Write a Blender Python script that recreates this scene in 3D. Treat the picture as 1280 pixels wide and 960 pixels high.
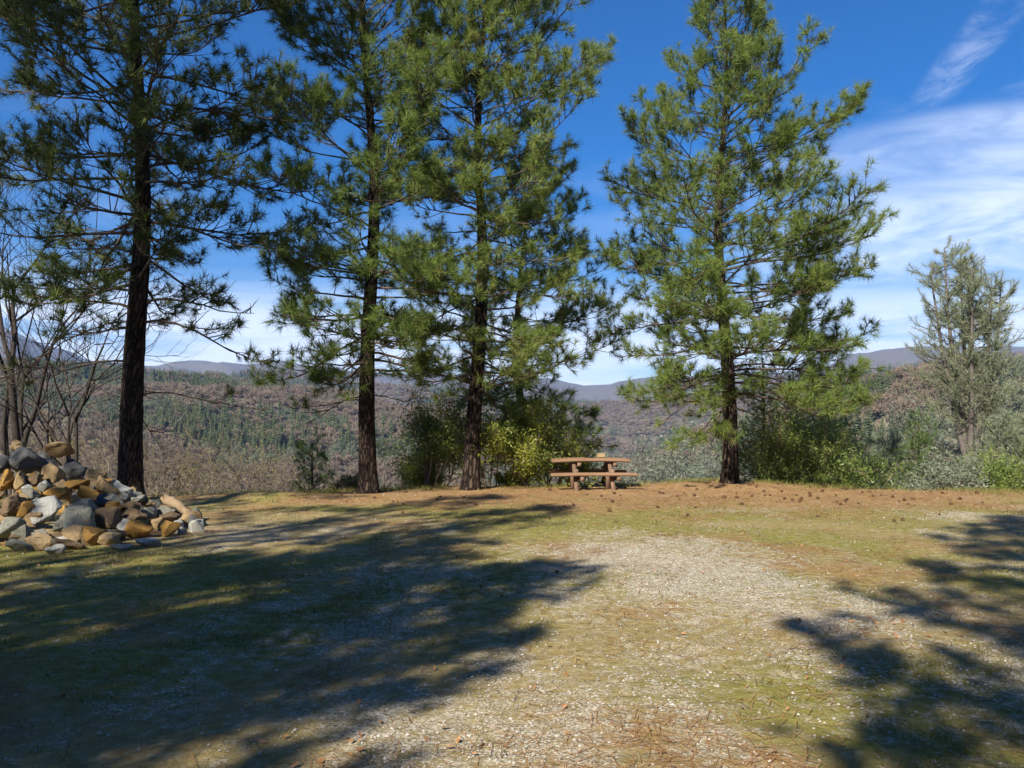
import bpy, bmesh, math, random
import numpy as np
from mathutils import Vector, Matrix, noise as mnoise

# ------------------------------------------------------------------ camera, sky, sun, exposure
scene = bpy.context.scene
for _o in list(bpy.data.objects):
    bpy.data.objects.remove(_o)
EYE = 1.65
PITCH = math.atan(48 / 1024.0)
cam_d = bpy.data.cameras.new('camera')
cam_d.sensor_width = 36.0
cam_d.lens = 36.0 * 1024 / 1280
cam_d.clip_start = 0.05
cam_d.clip_end = 40000
cam = bpy.data.objects.new('camera', cam_d)
scene.collection.objects.link(cam)
cam.location = (0, 0, EYE)
cam.rotation_euler = (math.pi / 2 + PITCH, 0, 0)
scene.camera = cam

SUN_EL = math.radians(37)
SUN_AZ = math.radians(29)                       # the light travels forward and to the right
LIGHT = Vector((math.sin(SUN_AZ) * math.cos(SUN_EL), math.cos(SUN_AZ) * math.cos(SUN_EL), -math.sin(SUN_EL)))
world = bpy.data.worlds.new('World')
scene.world = world
world.use_nodes = True
wn = world.node_tree.nodes
wl = world.node_tree.links
wn.clear()


def wnode(t, **k):
    n = wn.new(t)
    for a, b in k.items():
        setattr(n, a, b)
    return n


def wmath(op, a, b=None, c=None):
    n = wnode('ShaderNodeMath', operation=op)
    for i, v in enumerate((a, b, c)):
        if v is None:
            continue
        if isinstance(v, (int, float)):
            n.inputs[i].default_value = v
        else:
            wl.new(v, n.inputs[i])
    return n.outputs[0]


def wsmooth(v, lo, hi, a=0.0, b=1.0):
    n = wnode('ShaderNodeMapRange', interpolation_type='SMOOTHSTEP')
    wl.new(v, n.inputs['Value'])
    for k, x in (('From Min', lo), ('From Max', hi), ('To Min', a), ('To Max', b)):
        n.inputs[k].default_value = x
    return n.outputs[0]


sky = wnode('ShaderNodeTexSky', sky_type='NISHITA', sun_disc=False)
sky.sun_elevation = SUN_EL
sky.sun_rotation = math.pi + SUN_AZ
sky.altitude = 300
sky.air_density = 1.0
sky.dust_density = 0.25
sky.ozone_density = 3.0
hsv = wnode('ShaderNodeHueSaturation')
hsv.inputs['Saturation'].default_value = 1.52
hsv.inputs['Hue'].default_value = 0.512
wl.new(sky.outputs[0], hsv.inputs['Color'])
tc = wnode('ShaderNodeTexCoord')
sep = wnode('ShaderNodeSeparateXYZ')
wl.new(tc.outputs['Generated'], sep.inputs[0])
az = wmath('ARCTAN2', sep.outputs[0], sep.outputs[1])
el = wmath('ARCSINE', sep.outputs[2])


def wnoise(sx, sy, scale, detail=6, rough=0.6, dist=0.0, shear=0.0, off=0.0):
    cx = wmath('MULTIPLY', wmath('ADD', az, wmath('MULTIPLY', el, shear)), sx)
    cy = wmath('MULTIPLY', el, sy)
    cb = wnode('ShaderNodeCombineXYZ')
    wl.new(cx, cb.inputs[0]); wl.new(cy, cb.inputs[1]); cb.inputs[2].default_value = off
    n = wnode('ShaderNodeTexNoise')
    n.inputs['Scale'].default_value = scale
    n.inputs['Detail'].default_value = detail
    n.inputs['Roughness'].default_value = rough
    n.inputs['Distortion'].default_value = dist
    wl.new(cb.outputs[0], n.inputs['Vector'])
    return n.outputs[0]


# low layered cloud over the horizon, thin veils above it, a wisp of cirrus high on the right
low_band = wmath('MULTIPLY', wsmooth(wnoise(1.5, 14, 2.2, 8, 0.62, 0.4, off=3.1), 0.26, 0.56),
                 wsmooth(el, 0.10, 0.185, 1.0, 0.0))
veil_az = wsmooth(az, 0.22, 0.50, 0.12, 1.0)
veil = wmath('MULTIPLY', wmath('MULTIPLY', wsmooth(wnoise(1.6, 6.5, 2.0, 9, 0.6, 0.6, 0.25, off=7.7), 0.42, 0.72),
                               wsmooth(el, 0.27, 0.37, 1.0, 0.0)), veil_az)


def wblob(a0, e0, ra, re, slope):
    da = wmath('SUBTRACT', az, a0)
    de = wmath('SUBTRACT', wmath('SUBTRACT', el, e0), wmath('MULTIPLY', da, slope))
    q = wmath('ADD', wmath('POWER', wmath('DIVIDE', da, ra), 2), wmath('POWER', wmath('DIVIDE', de, re), 2))
    return wsmooth(q, 0.0, 1.0, 1.0, 0.0)


wisp = wmath('MULTIPLY', wblob(0.53, 0.395, 0.10, 0.036, 0.95), wsmooth(wnoise(7, 15, 2.4, 12, 0.72, 0.8, -1.0, off=1.3), 0.34, 0.80, 0.0, 0.8))
band = wmath('MULTIPLY', wblob(0.56, 0.285, 0.26, 0.05, -0.06), wsmooth(wnoise(4, 13, 1.7, 9, 0.6, 0.6, 0.3, off=5.3), 0.3, 0.75, 0.25, 0.9))
cl = wmath('MAXIMUM', wmath('MULTIPLY', low_band, 0.95), wmath('MULTIPLY', veil, 0.72))
cl = wmath('MAXIMUM', cl, wmath('MULTIPLY', wisp, 0.38))
bank = wmath('MULTIPLY', wblob(0.62, 0.17, 0.42, 0.125, -0.05), wsmooth(wnoise(2.6, 9, 1.8, 9, 0.62, 0.7, 0.3, off=9.4), 0.30, 0.68, 0.1, 0.95))
cl = wmath('MAXIMUM', cl, wmath('MULTIPLY', band, 0.7))
cl = wmath('MAXIMUM', cl, wmath('MULTIPLY', bank, 0.9))
mixc = wnode('ShaderNodeMix', data_type='RGBA')
wl.new(cl, mixc.inputs[0])
wl.new(hsv.outputs[0], mixc.inputs[6])
mixc.inputs[7].default_value = (11.0, 11.6, 12.4, 1)
bg = wnode('ShaderNodeBackground')
bg.inputs['Strength'].default_value = 0.063
wl.new(mixc.outputs[2], bg.inputs['Color'])
wo = wnode('ShaderNodeOutputWorld')
wl.new(bg.outputs[0], wo.inputs['Surface'])

sun_d = bpy.data.lights.new('sun', 'SUN')
sun_d.energy = 5.0
sun_d.angle = math.radians(0.53)
sun_d.color = (1.0, 0.94, 0.84)
sun = bpy.data.objects.new('sun', sun_d)
scene.collection.objects.link(sun)
sun.rotation_euler = LIGHT.to_track_quat('-Z', 'Y').to_euler()
sun.location = (-30, -50, 60)

vs = scene.view_settings
vs.view_transform = 'Standard'
vs.look = 'None'
vs.gamma = 1.0
vs.use_curve_mapping = False
vs.exposure = 1.05
scene.render.engine = 'CYCLES'
cy = scene.cycles
cy.max_bounces = 6
cy.diffuse_bounces = 2
cy.glossy_bounces = 2
cy.transmission_bounces = 3
cy.transparent_max_bounces = 6
cy.volume_bounces = 0
cy.use_denoising = True
cy.use_adaptive_sampling = True
cy.adaptive_threshold = 0.015

C = scene.collection
rng = np.random.default_rng(7)
random.seed(7)


# ------------------------------------------------------------------ helpers
def tag(o, label=None, cat=None, group=None, kind=None):
    if label: o['label'] = label
    if cat: o['category'] = cat
    if group: o['group'] = group
    if kind: o['kind'] = kind
    return o


def empty(name, loc, label, cat, group=None, rz=0.0):
    o = bpy.data.objects.new(name, None)
    o.empty_display_size = 0.2
    o.location = loc
    o.rotation_euler = (0, 0, rz)
    C.objects.link(o)
    return tag(o, label, cat, group)


def link(name, me, mat=None, parent=None, loc=None):
    o = bpy.data.objects.new(name, me)
    if mat is not None and not me.materials:
        me.materials.append(mat)
    if parent is not None:
        o.parent = parent
    if loc is not None:
        o.location = loc
    C.objects.link(o)
    return o


class Geo:
    def __init__(s):
        s.v = []; s.q = []; s.t = []; s.n = 0; s.pend = {}

    def add(s, v, q=None, t=None):
        v = np.asarray(v, np.float32).reshape(-1, 3)
        if q is not None and len(q): s.q.append(np.asarray(q, np.int64) + s.n)
        if t is not None and len(t): s.t.append(np.asarray(t, np.int64) + s.n)
        s.v.append(v); s.n += len(v)

    def tube(s, p, r, k=5, cap=True):
        p = np.asarray(p, float); r = np.asarray(r, float)
        if r.ndim == 1: r = np.repeat(r[:, None], k, 1)
        s.pend.setdefault((len(p), k, cap), []).append((p, r))

    def flush(s):
        """build all tubes of one size together"""
        for (m, k, cap), lst in s.pend.items():
            p = np.stack([q[0] for q in lst]); r = np.stack([q[1] for q in lst]); n = len(p)
            tg = np.empty_like(p); tg[:, 1:-1] = p[:, 2:] - p[:, :-2]; tg[:, 0] = p[:, 1] - p[:, 0]; tg[:, -1] = p[:, -1] - p[:, -2]
            tg /= np.linalg.norm(tg, axis=2)[..., None] + 1e-9
            ref = np.where(np.abs(tg[:, :1, 2:]) > .7, np.array([[[.31, .95, .05]]]), np.array([[[.05, .03, 1.0]]]))
            a = np.cross(tg, np.broadcast_to(ref, tg.shape)); a /= np.linalg.norm(a, axis=2)[..., None] + 1e-9
            b = np.cross(tg, a)
            th = np.linspace(0, 2 * np.pi, k, endpoint=False)
            v = p[:, :, None, :] + r[..., None] * (np.cos(th)[None, None, :, None] * a[:, :, None, :] + np.sin(th)[None, None, :, None] * b[:, :, None, :])
            i = np.arange(m - 1)[:, None] * k; j = np.arange(k)[None, :]; j2 = (j + 1) % k
            q = np.stack([i + j, i + j2, i + k + j2, i + k + j], -1).reshape(-1, 4)
            base = (np.arange(n) * m * k)[:, None, None]
            t = None
            if cap:
                t = [[(m - 1) * k, (m - 1) * k + x, (m - 1) * k + x + 1] for x in range(1, k - 1)] + [[0, x + 1, x] for x in range(1, k - 1)]
                t = (base + np.array(t)[None]).reshape(-1, 3)
            s.add(v.reshape(-1, 3), (base + q[None]).reshape(-1, 4), t)
        s.pend = {}

    def box(s, c, size, rot=None, taper=1.0):
        x, y, z = np.array(size) / 2
        v = np.array([[-x, -y, -z], [x, -y, -z], [x, y, -z], [-x, y, -z],
                      [-x * taper, -y * taper, z], [x * taper, -y * taper, z], [x * taper, y * taper, z], [-x * taper, y * taper, z]])
        if rot is not None:
            v = v @ np.array(rot).T
        s.add(v + np.array(c), [[3, 2, 1, 0], [4, 5, 6, 7], [0, 1, 5, 4], [1, 2, 6, 5], [2, 3, 7, 6], [3, 0, 4, 7]])

    def mesh(s, name, mat=None, smooth=False):
        s.flush()
        v = np.concatenate(s.v)
        idx = []; start = []; tot = 0
        for arr, n in ((s.q, 4), (s.t, 3)):
            if arr:
                f = np.concatenate(arr)
                idx.append(f.reshape(-1)); start.append(tot + np.arange(len(f)) * n); tot += len(f) * n
        idx = np.concatenate(idx).astype(np.int32); start = np.concatenate(start).astype(np.int32)
        me = bpy.data.meshes.new(name)
        me.vertices.add(len(v)); me.vertices.foreach_set('co', v.astype(np.float32).ravel())
        me.loops.add(len(idx)); me.loops.foreach_set('vertex_index', idx)
        me.polygons.add(len(start)); me.polygons.foreach_set('loop_start', start)
        me.update(calc_edges=True)
        if smooth:
            me.polygons.foreach_set('use_smooth', np.ones(len(start), bool))
        if mat is not None: me.materials.append(mat)
        return me


def hash2(ix, iy, seed):
    h = (ix.astype(np.int64) * 374761393 + iy.astype(np.int64) * 668265263 + seed * 974634777) & 0x7fffffff
    h = ((h ^ (h >> 13)) * 1274126177) & 0x7fffffff
    return ((h ^ (h >> 16)) & 0xffff) / 65535.0


def vnoise(x, y, seed=0):
    x = np.asarray(x, float); y = np.asarray(y, float)
    ix = np.floor(x); iy = np.floor(y); fx = x - ix; fy = y - iy
    fx = fx * fx * (3 - 2 * fx); fy = fy * fy * (3 - 2 * fy)
    a = hash2(ix, iy, seed); b = hash2(ix + 1, iy, seed); c = hash2(ix, iy + 1, seed); d = hash2(ix + 1, iy + 1, seed)
    return (a * (1 - fx) + b * fx) * (1 - fy) + (c * (1 - fx) + d * fx) * fy


def fbm(x, y, oct=4, seed=0):
    r = 0; a = 0.5; n = 0
    for k in range(oct):
        r = r + a * vnoise(x * 2 ** k + 17.3 * k, y * 2 ** k - 9.1 * k, seed + k); n += a; a *= 0.5
    return r / n


def sstep(x, a, b):
    t = np.clip((x - a) / (b - a), 0, 1)
    return t * t * (3 - 2 * t)


# ------------------------------------------------------------------ lie of the land
LIPX = [-60, -20, -12, -8.1, -6.0, -4.6, -3.6, -1.0, 3.4, 6.0, 7.4, 9.0, 10.6, 11.9, 20, 60]
LIPY = [10, 16, 17.6, 18.2, 18.4, 19.7, 20.6, 21.3, 21.9, 22.4, 21.4, 20.4, 19.6, 19.2, 17, 8]
PXS = [-700, -200, 0, 180, 330, 420, 540, 640, 720, 780, 850, 950, 1080, 1180, 1300, 1500, 2000]
EL1 = [44, 46, 50, 46, 40, 26, 8, -14, -38, -50, -30, 2, 32, 42, 46, 46, 40]
RR1 = [700, 720, 740, 760, 760, 740, 700, 660, 600, 560, 500, 450, 420, 420, 420, 430, 430]
EL2 = [50, 55, 56, 50, 50, 46, 36, 26, 18, 16, 22, 30, 46, 58, 52, 56, 50]
EL3 = [60, 66, 80, 60, 66, 64, 56, 50, 42, 48, 56, 62, 76, 78, 70, 66, 60]
EL3X = [-700, -200, 10, 120, 340, 420, 540, 640, 728, 766, 850, 950, 1080, 1130, 1300, 1500, 2000]


def ground_z(x, y):
    x = np.asarray(x, float); y = np.asarray(y, float)
    r = np.hypot(x, y); a = np.arctan2(x, y)
    px = 640 + 1024 * np.tan(np.clip(a, -1.15, 1.15)); sec = 1 / np.cos(np.clip(a, -1.15, 1.15))
    near = (fbm(x * 0.35, y * 0.35, 3, 3) - 0.5) * 0.10 + (fbm(x * 1.6, y * 1.6, 3, 5) - 0.5) * 0.045
    near = near * sstep(r, 2, 6)
    near = near + 0.16 * np.exp(-((x + 5.6) / 1.5) ** 2 - ((y - 18.0) / 0.8) ** 2) + 0.10 * np.exp(-((x - 5.6) / 1.8) ** 2 - ((y - 21.2) / 1.2) ** 2)
    s = y - np.interp(x, LIPX, LIPY)
    sp = np.maximum(s, 0)
    slope = -(0.40 * sp * sp / (sp + 1.2)) + (fbm(x * 0.12, y * 0.12, 3, 11) - 0.5) * 1.6 * sstep(s, 2, 12)
    z_near = near * (1 - sstep(s, 0, 2)) + slope
    r1 = np.interp(px, PXS, RR1); z1 = EYE + np.interp(px, PXS, EL1) / 1024 * r1 * sec
    z2 = EYE + np.interp(px, PXS, EL2) / 1024 * 1700 * sec
    z3 = EYE + (np.interp(px, EL3X, EL3) + 16 * (fbm(a * 16, a * 3 + 5, 4, 91) - .5)) / 1024 * 5000 * sec
    base = np.full_like(r, 0.0)
    # piecewise radial profile with smooth joins
    def seg(za, zb, ra, rb):
        return za + (zb - za) * (0.5 * sstep(r, ra, rb) + 0.5 * np.clip((r - ra) / (rb - ra), 0, 1))
    far = np.where(r < 250, seg(-10.0, -58.0, 40, 250),
          np.where(r < r1, seg(-58.0, z1, 250, r1),
          np.where(r < r1 + 350, seg(z1, z1 - 50, r1, r1 + 350),
          np.where(r < 1700, seg(z1 - 50, z2, r1 + 350, 1700),
          np.where(r < 2600, seg(z2, z2 - 60, 1700, 2600),
          np.where(r < 5000, seg(z2 - 60, z3, 2600, 5000), seg(z3, z3 - 300, 5000, 7500)))))))
    am = np.interp(r, [40, 150, 500, 1700, 5000], [1, 4, 11, 36, 120])
    wl_ = np.interp(r, [40, 150, 500, 2000, 7000], [25, 50, 130, 420, 1200])
    rid = 1 - np.abs(2 * fbm(a * 9 + np.log(r + 1) * 1.3, np.log(r + 1) * 4.0 - a * 2, 4, 21) - 1)
    far = far + am * (rid - 0.75)
    w = sstep(r, 34, 75)
    front = z_near * (1 - w) + far * w
    back = near - 0.0 + (fbm(x * .02, y * .02, 3, 31) - .5) * 3 * sstep(r, 25, 120)
    fw = 1 - sstep(np.abs(a), 1.10, 1.5)
    return front * fw + back * (1 - fw)


def gz(x, y):
    return float(ground_z(np.array([x]), np.array([y]))[0])


def at(px, depth):
    x = (px - 640) / 1024 * depth
    return (x, depth, gz(x, depth))


# cover of the clearing: gravel, moss, fallen needles
def cover(x, y):
    n1 = fbm(x * 0.55, y * 0.38, 4, 41); n2 = fbm(x * 0.8 + 9, y * 0.5, 4, 47); n3 = fbm(x * 0.3, y * 0.3, 3, 53)
    g = np.exp(-((x - 2.1) / 2.3) ** 2 - ((y - 9.2) / 3.8) ** 2) * 1.02
    g = np.maximum(g, 0.9 * np.exp(-((x - 0.2) / 1.6) ** 2 - ((y - 4.6) / 1.5) ** 2))
    g = np.maximum(g, 0.75 * np.exp(-((x - 2.8) / 2.4) ** 2 - ((y - 5.0) / 2.2) ** 2))
    g = np.maximum(g, 0.8 * np.exp(-((x + 4.6) / 1.5) ** 2 - ((y - 8.3) / 0.9) ** 2))
    g = np.maximum(g, 0.7 * np.exp(-((x - 8.5) / 2.6) ** 2 - ((y - 14.5) / 1.2) ** 2))
    g = np.maximum(g, 0.7 * np.exp(-((x + 0.8) / 1.4) ** 2 - ((y - 13.5) / 0.7) ** 2))
    g = np.maximum(g, 0.42)
    gravel = .9 * sstep(g * 0.5 + n1 * 0.62 + fbm(x * 1.9, y * 1.2, 4, 43) * .5, 0.66, 1.22) * np.maximum(1 - sstep(y, 11.5, 15), .9 * sstep(x, 2.5, 5) * (1 - sstep(y, 15.5, 17.5)))
    duff = sstep(y + (n2 - .5) * 7 - 0.12 * np.abs(x - 2), 13.0, 18.0)
    duff = np.maximum(duff, 0.55 * sstep(fbm(x * 1.5 + 2, y * 1.1, 4, 49), 0.5, 0.72))
    moss = sstep(n3 + 0.35 * np.exp(-((x - 5.5) / 3.0) ** 2 - ((y - 15.2) / 1.0) ** 2) + 0.2 * np.exp(-((x + 3) / 3) ** 2 - ((y - 8) / 3) ** 2), 0.42, 0.72)
    return gravel, duff, moss


# ------------------------------------------------------------------ materials
def nmat(name):
    m = bpy.data.materials.new(name); m.use_nodes = True
    nt = m.node_tree; nt.nodes.clear()
    out = nt.nodes.new('ShaderNodeOutputMaterial')
    return m, nt, out


def N(nt, t, **k):
    n = nt.nodes.new(t)
    for a, b in k.items():
        setattr(n, a, b)
    return n


def ramp(nt, fac, stops, interp='LINEAR'):
    r = N(nt, 'ShaderNodeValToRGB')
    r.color_ramp.interpolation = interp
    e = r.color_ramp.elements
    while len(e) < len(stops): e.new(0.5)
    for k, (p, c) in enumerate(stops):
        e[k].position = p; e[k].color = (*c, 1)
    nt.links.new(fac, r.inputs[0])
    return r.outputs[0]


def noise(nt, vec, scale, detail=4, rough=0.55, dist=0.0):
    n = N(nt, 'ShaderNodeTexNoise')
    n.inputs['Scale'].default_value = scale; n.inputs['Detail'].default_value = detail
    n.inputs['Roughness'].default_value = rough; n.inputs['Distortion'].default_value = dist
    if vec is not None: nt.links.new(vec, n.inputs['Vector'])
    return n.outputs[0]


def mixrgb(nt, fac, a, b, blend='MIX'):
    n = N(nt, 'ShaderNodeMix', data_type='RGBA', blend_type=blend)
    for i, v in ((0, fac), (6, a), (7, b)):
        if isinstance(v, (int, float)): n.inputs[i].default_value = v
        elif isinstance(v, tuple): n.inputs[i].default_value = (*v, 1)
        else: nt.links.new(v, n.inputs[i])
    return n.outputs[2]


def leaf_mat(name, stops, trans=0.3, rough=0.45, spec=0.3, dry=None):
    """foliage: colour differs from clump to clump and from tree to tree"""
    m, nt, out = nmat(name)
    oi = N(nt, 'ShaderNodeObjectInfo'); geo = N(nt, 'ShaderNodeNewGeometry'); tcn = N(nt, 'ShaderNodeTexCoord')
    nz = noise(nt, tcn.outputs['Object'], 2.3, 3, 0.6)
    ri = N(nt, 'ShaderNodeMath', operation='MULTIPLY'); nt.links.new(geo.outputs['Random Per Island'], ri.inputs[0]); ri.inputs[1].default_value = 0.5
    sm = N(nt, 'ShaderNodeMath', operation='ADD'); nt.links.new(nz, sm.inputs[0]); nt.links.new(ri.outputs[0], sm.inputs[1])
    ro = N(nt, 'ShaderNodeMath', operation='MULTIPLY_ADD'); nt.links.new(oi.outputs['Random'], ro.inputs[0]); ro.inputs[1].default_value = 0.25; nt.links.new(sm.outputs[0], ro.inputs[2])
    sc_ = N(nt, 'ShaderNodeMapRange'); nt.links.new(ro.outputs[0], sc_.inputs[0]); sc_.inputs[1].default_value = 0.3; sc_.inputs[2].default_value = 1.2
    col = ramp(nt, sc_.outputs[0], stops)
    if dry:
        gt = N(nt, 'ShaderNodeMath', operation='GREATER_THAN'); nt.links.new(geo.outputs['Random Per Island'], gt.inputs[0]); gt.inputs[1].default_value = dry[0]
        col = mixrgb(nt, gt.outputs[0], col, dry[1])
    p = N(nt, 'ShaderNodeBsdfPrincipled')
    nt.links.new(col, p.inputs['Base Color'])
    p.inputs['Roughness'].default_value = rough
    p.inputs['Specular IOR Level'].default_value = spec
    tr = N(nt, 'ShaderNodeBsdfTranslucent'); nt.links.new(col, tr.inputs['Color'])
    mx = N(nt, 'ShaderNodeMixShader'); mx.inputs[0].default_value = trans
    nt.links.new(p.outputs[0], mx.inputs[1]); nt.links.new(tr.outputs[0], mx.inputs[2])
    nt.links.new(mx.outputs[0], out.inputs['Surface'])
    return m


def solid_mat(name, stops, scale=6, rough=0.85, bump=0.0, bscale=30, stretch=(1, 1, 1), detail=5, spec=0.25, rnd=0.3, coord='Object', spots=None):
    m, nt, out = nmat(name)
    tcn = N(nt, 'ShaderNodeTexCoord'); mp = N(nt, 'ShaderNodeMapping'); mp.inputs['Scale'].default_value = stretch
    nt.links.new(tcn.outputs[coord], mp.inputs[0])
    oi = N(nt, 'ShaderNodeObjectInfo')
    nz = noise(nt, mp.outputs[0], scale, detail, 0.6, 0.3)
    ro = N(nt, 'ShaderNodeMath', operation='MULTIPLY_ADD'); nt.links.new(oi.outputs['Random'], ro.inputs[0]); ro.inputs[1].default_value = rnd; nt.links.new(nz, ro.inputs[2])
    sc_ = N(nt, 'ShaderNodeMapRange'); nt.links.new(ro.outputs[0], sc_.inputs[0]); sc_.inputs[1].default_value = 0.28; sc_.inputs[2].default_value = 0.72 + rnd
    col = ramp(nt, sc_.outputs[0], stops)
    if spots:
        sn = noise(nt, mp.outputs[0], spots[1], 4, 0.7)
        sr = N(nt, 'ShaderNodeMapRange'); nt.links.new(sn, sr.inputs[0]); sr.inputs[1].default_value = spots[2]; sr.inputs[2].default_value = spots[2] + 0.1
        col = mixrgb(nt, sr.outputs[0], col, spots[0])
    p = N(nt, 'ShaderNodeBsdfPrincipled')
    nt.links.new(col, p.inputs['Base Color'])
    p.inputs['Roughness'].default_value = rough; p.inputs['Specular IOR Level'].default_value = spec
    if bump:
        b = N(nt, 'ShaderNodeBump'); b.inputs['Strength'].default_value = 1.0; b.inputs['Distance'].default_value = bump
        nt.links.new(noise(nt, mp.outputs[0], bscale, 6, 0.65), b.inputs['Height']); nt.links.new(b.outputs[0], p.inputs['Normal'])
    nt.links.new(p.outputs[0], out.inputs['Surface'])
    return m


def bark_mat(name, dark, mid, light, sc=1.0, bump=0.03):
    """plated bark: dark fissures between lighter scales"""
    m, nt, out = nmat(name)
    tcn = N(nt, 'ShaderNodeTexCoord'); mp = N(nt, 'ShaderNodeMapping'); mp.inputs['Scale'].default_value = (15 * sc, 15 * sc, 3.6 * sc)
    nt.links.new(tcn.outputs['Object'], mp.inputs[0])
    wob = noise(nt, mp.outputs[0], .9, 6, 0.7)
    ad = N(nt, 'ShaderNodeVectorMath', operation='ADD'); nt.links.new(mp.outputs[0], ad.inputs[0]); wv = N(nt, 'ShaderNodeVectorMath', operation='SCALE'); nt.links.new(wob, wv.inputs[0]); wv.inputs['Scale'].default_value = 2.6; nt.links.new(wv.outputs[0], ad.inputs[1])
    vo = N(nt, 'ShaderNodeTexVoronoi', feature='DISTANCE_TO_EDGE'); vo.inputs['Scale'].default_value = 1.0; nt.links.new(ad.outputs[0], vo.inputs['Vector'])
    vc = N(nt, 'ShaderNodeTexVoronoi'); vc.inputs['Scale'].default_value = 1.0; nt.links.new(ad.outputs[0], vc.inputs['Vector'])
    fis = N(nt, 'ShaderNodeMapRange'); nt.links.new(vo.outputs['Distance'], fis.inputs[0]); fis.inputs[1].default_value = 0.02; fis.inputs[2].default_value = 0.2
    sepc = N(nt, 'ShaderNodeSeparateColor'); nt.links.new(vc.outputs['Color'], sepc.inputs[0])
    plate = mixrgb(nt, sepc.outputs[0], mid, light)
    fine = noise(nt, mp.outputs[0], 5, 5, 0.7)
    plate = mixrgb(nt, fine, plate, mid, 'MIX')
    col = mixrgb(nt, fis.outputs[0], dark, plate)
    p = N(nt, 'ShaderNodeBsdfPrincipled'); nt.links.new(col, p.inputs['Base Color']); p.inputs['Roughness'].default_value = 0.9; p.inputs['Specular IOR Level'].default_value = 0.15
    h = N(nt, 'ShaderNodeMath', operation='MULTIPLY_ADD'); nt.links.new(fine, h.inputs[0]); h.inputs[1].default_value = 0.35; nt.links.new(fis.outputs[0], h.inputs[2])
    b = N(nt, 'ShaderNodeBump'); b.inputs['Distance'].default_value = bump; nt.links.new(h.outputs[0], b.inputs['Height']); nt.links.new(b.outputs[0], p.inputs['Normal'])
    nt.links.new(p.outputs[0], out.inputs['Surface'])
    return m


M = {}
M['needle'] = leaf_mat('pine_needles', [(0, (.080, .130, .034)), (.45, (.148, .215, .048)), (.8, (.235, .29, .066)), (1, (.31, .31, .10))], .38, .55, .15, dry=(.975, (.22, .13, .05)))
M['needle_shaded'] = leaf_mat('pine_needles_shaded', [(0, (.042, .066, .020)), (.5, (.08, .115, .030)), (1, (.15, .175, .048))], .3, .55, .15, dry=(.97, (.2, .12, .05)))  # darker needle copy: shade on the rock-pile pine is put into its colour
M['needle_gray'] = leaf_mat('gray_pine_needles', [(0, (.17, .20, .115)), (.5, (.24, .275, .155)), (1, (.33, .355, .20))], .35, .5, .3)
M['young'] = leaf_mat('young_conifer_needles', [(0, (.065, .11, .03)), (.5, (.125, .19, .05)), (1, (.20, .26, .075))], .32, .5, .3)
M['shrub'] = leaf_mat('shrub_leaves', [(0, (.11, .16, .04)), (.5, (.19, .25, .058)), (1, (.29, .34, .08))], .45, .4, .4)
M['shrub_bright'] = leaf_mat('bright_shrub_leaves', [(0, (.12, .16, .022)), (.5, (.21, .25, .03)), (1, (.32, .33, .05))], .4, .4, .4)
M['oakleaf'] = leaf_mat('gray_green_leaves', [(0, (.13, .155, .10)), (.5, (.185, .21, .14)), (1, (.25, .275, .185))], .35, .5, .35)
M['bud'] = leaf_mat('budding_twigs', [(0, (.17, .13, .07)), (.5, (.24, .20, .09)), (1, (.30, .28, .11))], .3, .7, .1)
M['far_conifer'] = leaf_mat('far_conifer', [(0, (.042, .056, .026)), (.5, (.066, .084, .036)), (1, (.098, .115, .048))], .15, .7, .1)
M['far_oak'] = leaf_mat('far_bare_oak', [(0, (.135, .103, .078)), (.5, (.19, .148, .108)), (1, (.26, .195, .13))], .1, .9, .05)
M['far_bush'] = leaf_mat('far_gray_bush', [(0, (.085, .10, .062)), (.5, (.125, .142, .085)), (1, (.17, .185, .11))], .15, .8, .1)
M['bark'] = bark_mat('pine_bark', (.014, .010, .008), (.058, .040, .029), (.155, .108, .075))
M['bark_thin'] = solid_mat('branch_bark', [(0, (.05, .038, .028)), (.6, (.10, .075, .055)), (1, (.16, .125, .09))], 8, .9)
M['bark_gray'] = solid_mat('gray_bark', [(0, (.055, .045, .04)), (.6, (.11, .09, .078)), (1, (.17, .145, .125))], 8, .9, .01, 25)
M['bare'] = solid_mat('bare_tree_bark', [(0, (.026, .02, .016)), (.5, (.05, .04, .032)), (1, (.085, .068, .054))], 7, .9, .008, 30, rnd=.5)
M['twig'] = solid_mat('twig_bark', [(0, (.11, .085, .065)), (.5, (.18, .14, .105)), (1, (.25, .20, .15))], 5, .9, rnd=.5)
M['red_twig'] = solid_mat('manzanita_bark', [(0, (.16, .10, .075)), (.5, (.26, .19, .14)), (1, (.36, .29, .22))], 5, .8)
M['far_trunk'] = solid_mat('far_trunk', [(0, (.09, .07, .055)), (1, (.16, .12, .09))], 3, .9)


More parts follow.
